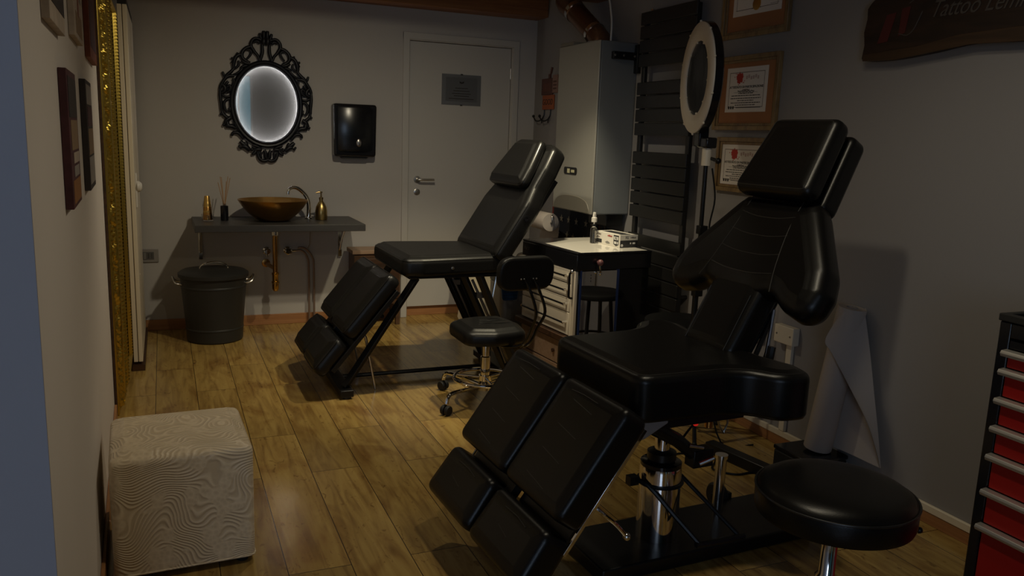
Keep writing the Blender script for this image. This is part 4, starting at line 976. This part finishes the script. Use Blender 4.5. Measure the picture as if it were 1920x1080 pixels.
q = M(); q.T = T; q.box(-.24, .02, -.135, -.20, .55, -.106); q.box(.20, .02, -.135, .24, .55, -.106); q.box(-.24, .30, -.134, .24, .34, -.107); q.build('back_frame', BLACK, t, bevel=.003)
m = M(); bb = Vector((.215,-.26,.765))-nn*.13+uu*.04; m.cyl(bb, bb+Vector((0,-.07,0)), .014, n=12).ball(bb+Vector((0,-.075,0)), .019); m.build('recline_knob', BLACK, t)
m = M(); m.tube([Vector((.215,-.20,.765))+uu*.05-nn*.13, (.29,-.20,.66), (.25,-.20,.42)], .007, 8); m.build('back_strut', STEEL, t)
# leg rests
pf_ = rad(50); dn2 = Vector((-cos(pf_), 0, -sin(pf_))); nl2 = Vector((-sin(pf_), 0, cos(pf_)))
def lfT(b, a, c=0): return frame(Vector((-.33, 0, .73))+dn2*b+Vector((0, a, 0))+nl2*c, (0,-1,0), -dn2)
for s in (-1, 1):
    oo = roundpoly([(-.172,-.20), (.172,-.20), (.172,.205), (-.172,.205)], .045, 5)
    q = M(); q.T = lfT(.275, s*.174); pd = q.pad(oo, .085, .034, .012).build('leg_pad', LEATS, t, 50)
    seam(oo, -.012, .006, q.T, .0025).build('piping', PIPING, pd)
    oo = roundpoly([(-.168,-.115), (.168,-.115), (.168,.105), (-.168,.105)], .045, 5)
    q = M(); q.T = lfT(.605, s*.172, -.003); pd = q.pad(oo, .088, .036, .012).build('foot_pad', LEATS, t, 50)
    seam(oo, -.012, .006, q.T, .0025).build('piping', PIPING, pd)
    q = M(); q.T = lfT(.3, s*.18, -.088); q.box(-.16, -.36, -.025, .16, .18, -.0); q.box(s*.178-.012, -.30, .0, s*.178+.012, -.10, .035); q.build('leg_rest_board', BLACK, t, bevel=.003)
    # sloping legs of the frame
    m = M(); P0 = Vector((-.21, s*.26, .632)); P1 = Vector((-.60, s*.26, .05))
    m.tube([P0, P1], .024, 4); m.build('front_leg', BLACK, t, 30, bevel=.003)
    m = M(); m.tube([(.16, s*.24, .632), (.42, s*.24, .05)], .026, 4); m.tube([(.08, s*.20, .632), (.36, s*.20, .05)], .022, 4); m.build('rear_leg', BLACK, t, 30, bevel=.003)
    m = M(); m.tube([(.13, s*.215, .60), (.25, s*.215, .35), (.35, s*.215, .10)], .008, 8); m.cbox(.18, s*.215, .51, .05, .03, .03); m.build('leg_slide', mat('dark_steel', (.20,.19,.18), .35, .8), t)
    b = Vector((-.33,0,.73))+dn2*.40+Vector((0, s*.20, 0))-nl2*.11
    M().tube([b, (b.x+.03, s*.20, .30), (b.x+.085, s*.20, .004)], [.009, .008, .0065], 10).build('prop_rod', STEEL, t)
    m = M(); m.tube([b+Vector((-.02,0,.0)), b+Vector((.05,-s*.0,.03)), b+Vector((.10,0,.06))], .015, 8); m.ball(b+Vector((.115,-.02,.065)), .012); m.build('prop_joint', BLACK, t)
M().box(-.635, -.335, .012, -.565, .30, .050).build('front_foot_bar', BLACK, t, bevel=.004)
M().box(.34, -.30, .012, .445, .30, .050).build('rear_foot_bar', BLACK, t, bevel=.004)
for x in (-.60, .39):
    for y in (-.31, .27): M().lathe([(.022,.001), (.022,.012)], (x, y, 0), 14).build('foot_cap', RUBBER, t)
M().tube([(-.57,-.02,.035), (.345,-.02,.035)], .012, 8).build('floor_rail', BLACK, t)

# ------------------------------------------------------------------ stool with back
t = thing('work_stool', 'black work stool on chrome star base with a small backrest on curved rods', 'stool', (1.535, 3.90, 0))
so = roundpoly([(-.17,-.16), (-.02,-.205), (.16,-.17), (.19,0), (.15,.18), (-.02,.19), (-.17,.14)], .07, 5)
seat = M().at(0, 0, .425).pad(so, .075, .03, .012).build('seat', LEATS, t, 50)
m = M()
r = random.Random(5)
for k in range(7):
    a = r.uniform(-.5, .5); x0 = r.uniform(-.06, .02); y0 = r.uniform(-.06, .06)
    m.tube(spline([(x0, y0, .4375), (x0+.05, y0+.03*a, .439), (x0+.11, y0+.05*a, .4365)], 4), [.0008]+[.0022]*7+[.0008], 5)
m.build('seat_creases', LEATS, seat)
M().lathe([(.10,.34), (.10,.3495), (.03,.3495)], (0,0,0), 28).build('seat_plate', BLACK, t)
M().lathe([(.026,.10), (.026,.25), (.020,.255), (.020,.34), (0,.34)], (0,0,0), 24).build('gas_column', CHROME, t, 40)
rg = M(); rg.tube([(.165*cos(2*PI*k/48), .165*sin(2*PI*k/48), .135) for k in range(48)], .0095, 10, True)
for k in range(3): a = 2*PI*k/3+.4; rg.tube([(.024*cos(a), .024*sin(a), .135), (.16*cos(a), .16*sin(a), .135)], .007, 8)
rg.lathe([(.034,.122), (.034,.15), (.0265,.15), (.0265,.122), (.034,.122)], (0,0,0), 24)
rg.build('foot_ring', CHROME, t)
M().lathe([(.034,.07), (.036,.105), (.0265,.118)], (0,0,0), 24).build('base_hub', CHROME, t)
for k in range(4):
    a = rad(209)+2*PI*k/4; c, s = cos(a), sin(a)
    lg = M().tube(spline([(.03*c, .03*s, .09), (.15*c, .15*s, .10), (.24*c, .24*s, .105), (.285*c, .285*s, .095), (.30*c, .30*s, .06)], 4), .0105, 10).build('base_leg', CHROME, t)
    cs = M()
    px, py = -s, c
    for d in (-.014, .014):
        q = M(); q.T = frame(Vector((.30*c+px*d, .30*s+py*d, .0265)), (c, s, 0), (0,0,1)); q.lathe([(0,-.010), (.022,-.010), (.0255,-.006), (.0255,.006), (.022,.010), (0,.010)], (0,0,0), 20)
        cs.v += q.v if not cs.v else q.v; cs.f += [[i+(len(cs.v)-len(q.v)) for i in f] for f in q.f]
    cs.build('caster', RUBBER, lg)
bo = roundpoly([(-.155,-.085), (.155,-.085), (.155,.085), (-.155,.085)], .075, 6)
T = frame(Vector((.075, -.335, .745)), (1, .10, 0), (.0, -.12, 1))      # back panel, rear side towards the camera
q = M(); q.T = T; q.pad(bo, .045, .016, 0).build('back_panel', LEATS, t, 50)
q = M(); q.T = T
for x in (-.035, -.018, .033, .05): q.ball((x, -.022, .001), .005, 10, 6)
q.build('panel_bolt', STEEL, t)
for x in (-.018, .033):
    p = T @ Vector((x, -.022, .006))
    M().tube(spline([p, p+Vector((.02,-.022,-.05)), p+Vector((.055,-.028,-.16)), (.125+x*.6,-.32,.47), (.11+x*.6,-.25,.37), (.06+x*.4,-.14,.335), (.03+x*.3,-.05,.335)], 6), .0075, 10).build('back_rod', BLKGL, t)
M().tube([(.05,.0,.33), (.17,.04,.325), (.22,.05,.32)], .006, 8).build('height_lever', BLACK, t)

# ------------------------------------------------------------------ round saddle stool, front right
t = thing('round_stool', 'round black leather stool on a chrome post in the front right', 'stool', (1.64, 1.555, 0))
R_ = .208
M().lathe([(0,.418), (R_-.02,.418), (R_-.004,.424), (R_,.436), (R_+.001,.482), (R_-.001,.487)], (0,0,0), 72).build('seat_side', LEATH, t, 50)
M().lathe([(R_-.003,.4865), (R_-.010,.497), (R_-.025,.507), (R_-.05,.514), (R_-.09,.519), (.05,.522), (0,.522)], (0,0,0), 72).build('seat_top', LEATH, t, 60)
M().tube([((R_+.0005)*cos(2*PI*k/72), (R_+.0005)*sin(2*PI*k/72), .487) for k in range(72)], .0032, 8, True).build('piping', PIPING, t)
M().lathe([(.09,.405), (.09,.4175), (.03,.4175)], (0,0,0), 28).build('seat_plate', BLACK, t)
M().lathe([(.030,.09), (.030,.24), (.022,.25), (.022,.405), (0,.405)], (0,0,0), 28).build('gas_column', CHROME, t, 40)
M().tube([(.04,.03,.408), (.15,-.08,.400), (.19,-.11,.398)], .0055, 8).ball((.195,-.114,.398), .009).build('height_lever', BLACK, t)
M().lathe([(.04,.06), (.042,.095), (.031,.11)], (0,0,0), 24).build('base_hub', CHROME, t)
for k in range(5):
    a = rad(30)+2*PI*k/5; c, s = cos(a), sin(a)
    lg = M().tube([(.03*c, .03*s, .085), (.20*c, .20*s, .075), (.235*c, .235*s, .055)], [.018,.013,.011], 10).build('base_leg', CHROME, t)
    q = M(); q.T = frame(Vector((.235*c, .235*s, .0255)), (c, s, 0), (0,0,1)); q.lathe([(0,-.02), (.02,-.02), (.025,-.014), (.025,.014), (.02,.02), (0,.02)], (0,0,0), 20); q.build('caster', RUBBER, lg)

# round black stool seen in the cart's mirror panel
t = thing('side_stool', 'plain round black stool, seen reflected in the mirror panel of the cart', 'stool', (2.442, 3.468, 0))
M().lathe([(0,.468), (.172,.468), (.180,.474), (.180,.494), (.174,.50), (0,.50)], (0,0,0), 48).build('seat', mat('stool_black', (.004,.004,.004), .7, spec=.2), t, 50)
for k in range(4): a = PI/4+PI/2*k+.2; M().tube([(.10*cos(a), .10*sin(a), .468), (.14*cos(a), .14*sin(a), .002)], .012, 10).build('leg', BLACK, t)
M().tube([(.122*cos(2*PI*k/36), .122*sin(2*PI*k/36), .22) for k in range(36)], .008, 8, True).build('foot_ring', BLACK, t)

# ------------------------------------------------------------------ drawer cart
CW, CD = .475, .62
t = thing('drawer_cart', 'black work cart with white drawers, white glass top and a mirror panel', 'cart', (2.03, 3.85, .33), rad(4.0))
M().box(.012, .004, .0, CW, CD, .372).build('body', BLKGL, t, bevel=.003)
M().box(-.008, -.006, .373, CW+.006, CD+.006, .458).build('top_housing', BLKPL, t, bevel=.004)
M().box(.028, .014, .4585, CW-.012, CD-.012, .4705).build('glass_top', GLASSW, t, bevel=.001)
m = M()
for a in ((-.008,-.006,.4585,.026,CD+.006,.470), (.0265,-.006,.4585,CW+.006,.0125,.470), (.0265,CD-.0115,.4585,CW+.006,CD+.006,.470), (CW-.0115,.0127,.4585,CW+.006,CD-.0117,.470)): m.box(*a)
m.build('top_rim', BLKPL, t, bevel=.002)
q = text('brand_plate', 'PULT', .028, mat('grey_letter', (.12,.11,.10), .5), t, (-.0087, CD-.05, .42), (PI/2, 0, -PI/2))
zz = [(.004,.130), (.134,.212), (.216,.290), (.294,.368)]
for k, (z0, z1) in enumerate(zz):
    dr = M().box(-.006, .055, z0, .0115, CD-.012, z1).build('drawer', CREAM, t, bevel=.0025)
    m = M(); zc = z0+(z1-z0)*.55; m.tube([(-.028, .085, zc), (-.028, CD-.05, zc)], .0055, 10); m.build('drawer_handle', BLKGL, dr)
    m = M()
    for y in (.085, CD-.05): m.tube([(-.006, y, zc), (-.031, y, zc)], .0075, 10)
    m.build('handle_end', CHROME, dr)
M().box(-.006, .008, .002, .0115, .051, .368).build('side_post', CREAM, t, bevel=.002)
m = M(); m.tube(spline([(-.006,.030,.362), (-.028,.028,.355), (-.030,.028,.32), (-.030,.028,.26), (-.028,.028,.225), (-.006,.030,.218)], 4), .0065, 10); m.build('pull_handle', BLKGL, t)
m = M(); m.ball((-.014, .030, .364), .012); m.build('handle_mount', CHROME, t)
M().tube(spline([(.02,CD+.004,.38), (-.02,CD+.03,.37), (-.03,CD+.03,.33), (-.01,CD+.02,.29)], 4), .008, 8).build('rear_handle', CREAM, t)
M().box(.030, -.0035, .004, .255, .0035, .368).build('mirror_panel', MIRROR, t)
for a in ((.020,.0298), (.2552,.272)): M().box(a[0], -.0035, .004, a[1], .0035, .376).build('panel_edge', BLUEE, t)
m = M(); m.ball((.125, -.030, .418), .018); m.cyl((.125,-.006,.418), (.125,-.03,.418), .008); m.build('hook_ball', mat('dusky_pink', (.16,.07,.07), .25), t)
m = M(); m.tube([(.125,-.028,.40), (.128,-.03,.375), (.13,-.026,.36)], .006, 8); m.ball((.131,-.026,.357), .009); m.build('hook_stem', CHROME, t)
# wooden chest beneath
t = thing('drawer_chest', 'low dark wooden chest with pale drawer fronts beneath the white drawer cart', 'chest', (2.03, 3.85, 0), rad(4.0))
M().box(-.035, -.02, .296, CW+.01, CD+.02, .3285).build('top_board', WOODD, t, bevel=.003)
M().box(.0, .0, .0015, CW, CD, .2955).build('body', WOODB, t, bevel=.002)
for z0, z1 in ((.015,.145), (.152,.285)):
    dr = M().box(-.012, .03, z0, -.0005, CD-.03, z1).build('drawer', WOODL, t, bevel=.002)
    M().lathe([(.009,0), (.012,-.012), (0,-.016)], (-.012, CD/2-.12, (z0+z1)/2), 14, 'X').build('knob', WOODD, dr)
# glove box
t = thing('glove_box', 'white and black box of disposable gloves lying on the cart top', 'glove box', (2.372, 4.0, .8007), rad(5.5))
GW, GD, GH = .125, .255, .072
M().box(0, 0, 0, GW, GD, GH).build('carton', mat('carton_white', (.74,.70,.62), .55), t, bevel=.001)
m = M(); m.box(.002, -.0009, .001, GW-.001, -.0001, .042); m.box(.03, .03, GH+.0001, GW-.03, GD-.03, GH+.0009); m.box(.004, .004, GH+.0001, GW-.004, .018, GH+.0009)
m.prism([(.012,.016), (.035,.006), (.062,.016), (.062,.068), (.012,.068)], -.0009, -.0001, 'YZ'); m.box(-.0009, GD-.075, .008, -.0001, GD-.004, .03)
m.build('dark_print', mat('print_black', (.03,.03,.032), .5), t)
m = M(); m.box(-.0017, .016, .042, -.001, .058, .060); m.box(-.0017, .016, .018, -.001, .026, .032); m.box(-.0017, .032, .018, -.001, .055, .032); m.lathe([(0,.0018), (.008,.0018), (.008,.001)], (.014, 0, .014), 16, 'Y'); m.box(.07, -.0017, .02, .078, -.001, .03); m.box(.088, -.0017, .02, .106, -.001, .03)
m.build('white_print', mat('print_white', (.72,.70,.66), .5), t)
text('size_mark', 'FG', .016, INK, t, (-.0022, .037, .051), (PI/2, 0, -PI/2), sx=1.1)
text('size_mark', 'FG', .018, INK, t, (.048, -.0012, .056)); text('brand_line', 'reflexx', .014, INK, t, (.092, -.0012, .057)); text('brand_line', 'reflexx', .016, REDINK, t, (-.0012, .10, .058), (PI/2, 0, -PI/2))
text('small_text', 'NITRILE', .012, INKG, t, (-.0012, GD-.045, .058), (PI/2, 0, -PI/2)); text('small_text', 'gloves', .012, INKG, t, (-.0012, GD-.04, .042), (PI/2, 0, -PI/2))
m = M(); m.prism([(.095,.012), (.13,.010), (.145,.018), (.125,.026), (.105,.022)], -.0010, -.0002, 'YZ'); m.build('glove_picture', mat('print_mid', (.25,.24,.22), .5), t)
# spray bottle
t = thing('spray_bottle', 'small clear spray bottle with a white pump behind the glove box', 'spray bottle', (2.32, 4.22, .8007))
M().lathe([(0,.001), (.019,.001), (.02,.004), (.02,.085), (.012,.098), (.0085,.10), (.0085,.112), (.0075,.112), (.0075,.10), (.018,.085), (.0185,.005), (0,.004)], (0,0,0), 28).build('bottle', GLASS, t)
M().lathe([(.0165,.126), (.0165,.150), (.011,.154), (.0105,.166), (.0095,.168), (.0095,.182), (0,.184)], (0,0,0), 24).lathe([(.0045,.112), (.0045,.127)], (0,0,0), 12).cyl((0,0,.175), (-.006,-.014,.175), .004).build('pump', WHITE, t)

# ------------------------------------------------------------------ clutter behind the far chair
t = thing('pedal_bin', 'grey steel bin standing in the corner behind the work stool', 'bin', (2.24, 5.22, 0))
M().pad(roundpoly([(-.13,-.13), (.13,-.13), (.13,.13), (-.13,.13)], .05), .01, .003, 0) and None
m = M().at(0, 0, .40); m.pad(roundpoly([(-.13,-.13), (.13,-.13), (.13,.13), (-.13,.13)], .05, 6), .398, .006, 0); m.build('bin_body', mat('dull_steel', (.26,.245,.225), .45, .4), t)
m = M().at(0, 0, .44); m.pad(roundpoly([(-.133,-.133), (.133,-.133), (.133,.133), (-.133,.133)], .05, 6), .038, .012, .004); m.build('lid', BLACK, t)
M().box(-.03, -.16, .012, .03, -.131, .022).build('pedal', BLACK, t)
m = M()
for x in (-.03, .01, .05): m.cbox(x, -.1315, .30, .025, .002, .03)
m.build('worn_label', mat('pale_label', (.30,.28,.26), .6), t)
t = thing('waste_sack', 'crumpled pale sack seen in the gap between the far chair seat and stool back', 'sack', (2.17, 5.63, .0))
m = M(); r = random.Random(9); pr = [(0,.002), (.14,.002), (.165,.06), (.16,.25), (.175,.42), (.15,.56), (.10,.64), (.04,.67), (0,.675)]
m.lathe(pr, (0,0,0), 30)
m.v = [Vector((v.x*(1+.10*sin(9*math.atan2(v.y, v.x)+v.z*14)+.05*r.uniform(-1, 1)), v.y*(1+.10*sin(7*math.atan2(v.y, v.x)-v.z*11)), v.z)) for v in m.v]
m.build('crumpled_film', SACK, t, 25)
t = thing('wire_basket', 'small wire basket standing on the lid of the corner bin', 'basket', (2.215, 5.20, .4455))
m = M()
for z in (.0025, .04, .08): m.tube([(x, y, z) for x, y in roundpoly([(-.10,-.07), (.10,-.07), (.10,.07), (-.10,.07)], .02, 4)], .0022, 6, True)
for k in range(9): x = -.09+.0225*k; m.tube([(x,-.07,.08), (x,-.07,.0025), (x,.07,.0025), (x,.07,.08)], .0016, 6)
m.build('wires', STEEL, t)
t = thing('blue_brush', 'blue plastic scrubbing brush hanging on the front of the corner bin', 'brush', (2.16, 5.085, .35))
M().prism(roundpoly([(-.055,-.055), (.055,-.055), (.065,.03), (0,.06), (-.065,.03)], .02), -.022, .0).build('brush_head', TEAL, t, bevel=.006)
m = M()
for k in range(4): m.box(-.05, -.026, -.045+.022*k, .05, -.0225, -.036+.022*k)
m.build('bristles', mat('blue_dark', (.012,.035,.08), .6), t)
M().tube([(0,-.011,.055), (.04,-.011,.17), (.055,-.011,.25)], .006, 8).build('handle', STEEL, t)

# ------------------------------------------------------------------ red tool cabinet
t = thing('tool_cabinet', 'black tool cabinet with red drawers and aluminium handles at the right edge', 'tool cabinet', (2.20, 1.56, 0), RZR+PI/2*0)
# local X runs towards the camera, local Y into the wall
TW, TD = .66, .40
m = M(); m.box(0, .0, .04, .035, TD, .93); m.box(TW-.035, .0, .04, TW, TD, .93); m.box(.035, TD-.02, .04, TW-.035, TD, .93); m.box(.035, .0, .04, TW-.035, TD-.02, .075); m.box(.035, .0, .885, TW-.035, .03, .93); m.box(.035, .0301, .885, TW-.035, TD-.02, .905)
m.build('carcass', BLKPL, t, bevel=.004)
m = M(); m.box(-.004, -.004, .9305, TW+.004, .02, .952); m.box(-.004, TD-.016, .9305, TW+.004, TD+.004, .952); m.box(-.004, .0205, .9305, .018, TD-.0165, .952); m.box(TW-.018, .0205, .9305, TW+.004, TD-.0165, .952)
m.build('tray_rim', MATTB, t, bevel=.003)
M().box(.019, .021, .906, TW-.019, TD-.017, .914).build('tray_mat', RUBBER, t)
hz = [.845, .790, .704, .619, .533, .425, .316]; top_ = .880
for k, z in enumerate(hz):
    bz = hz[k+1]+.012 if k < 6 else .082
    dr = M().box(.042, -.006, bz, TW-.042, .30, z-.008).build('drawer', REDP, t, bevel=.003)
    M().prism(roundpoly([(-.004,z-.011), (-.028,z-.009), (-.032,z), (-.028,z+.008), (-.004,z+.010)], .003, 3), .036, TW-.036, 'YZ').build('drawer_handle', ALU, dr, 40)
M().box(.042, -.004, .858, TW-.042, -.0005, .880).build('top_fascia', BLKPL, t)
for x in (.06, TW-.06):
    for y in (.06, TD-.06): M().lathe([(0,-.014), (.018,-.014), (.0195,-.01), (.0195,.01), (.018,.014), (0,.014)], (x, y, .0197), 18, 'Y').build('caster', RUBBER, t)

# ------------------------------------------------------------------ light
def spot(name, loc, tgt, w, col, size=150, blend=.6, rad_=.05):
    l = bpy.data.lights.new(name, 'SPOT'); l.energy = w; l.color = col; l.spot_size = rad(size); l.spot_blend = blend; l.shadow_soft_size = rad_
    o = bpy.data.objects.new(name, l); COL.objects.link(o); o.location = loc
    o.rotation_euler = (Vector(tgt)-Vector(loc)).to_track_quat('-Z', 'Y').to_euler(); return o
WARM = (1, .88, .65)
spot('ceiling_spot_rear', (1.03, 3.75, 2.38), (1.03, 4.71, 0), 84, WARM, 148, .94, .035)
spot('ceiling_spot_rear', (1.86, 3.92, 2.38), (1.72, 4.72, 0), 150, (1, .88, .60), 76, .7, .035)
spot('ceiling_spot_front', (1.12, 1.74, 2.34), (1.12, 1.74, 0), 33, WARM, 165, .8, .045)
spot('ceiling_spot_front', (1.60, 1.76, 2.34), (1.60, 1.76, 0), 14, WARM, 165, .8, .045)
l = bpy.data.lights.new('window_daylight', 'AREA'); l.shape = 'RECTANGLE'; l.size = 1.3; l.size_y = 1.4; l.energy = 15; l.color = (.62, .78, 1)
o = bpy.data.objects.new('window_daylight', l); COL.objects.link(o); o.location = (-1.1, -2.68, 1.45); o.rotation_euler = (PI/2, 0, 0)
w = bpy.data.worlds.new('World'); sc.world = w; w.use_nodes = True
w.node_tree.nodes['Background'].inputs[0].default_value = (.5, .6, .8, 1); w.node_tree.nodes['Background'].inputs[1].default_value = .05

# ------------------------------------------------------------------ camera
yaw, pit, rol = .40520742, -.18187949, .03684076
cy, sy, cp, sp, cr, sr = cos(yaw), sin(yaw), cos(pit), sin(pit), cos(rol), sin(rol)
F_ = Vector((sy*cp, cy*cp, sp)); R0_ = Vector((cy, -sy, 0)); U0 = R0_.cross(F_)
R_ = R0_*cr+U0*sr; U_ = U0*cr-R0_*sr
cam = bpy.data.cameras.new('Camera'); cam.sensor_width = 36; cam.lens = 1530.4/1920*36; cam.clip_start = .02
co = bpy.data.objects.new('Camera', cam); COL.objects.link(co)
mw = Matrix((R_, U_, -F_)).transposed().to_4x4(); mw.translation = (0, 0, 1.395); co.matrix_world = mw
sc.camera = co
sc.view_settings.view_transform = 'Standard'; sc.view_settings.look = 'None'; sc.view_settings.exposure = -0.6; sc.view_settings.gamma = 1
sc.view_settings.use_curve_mapping = False
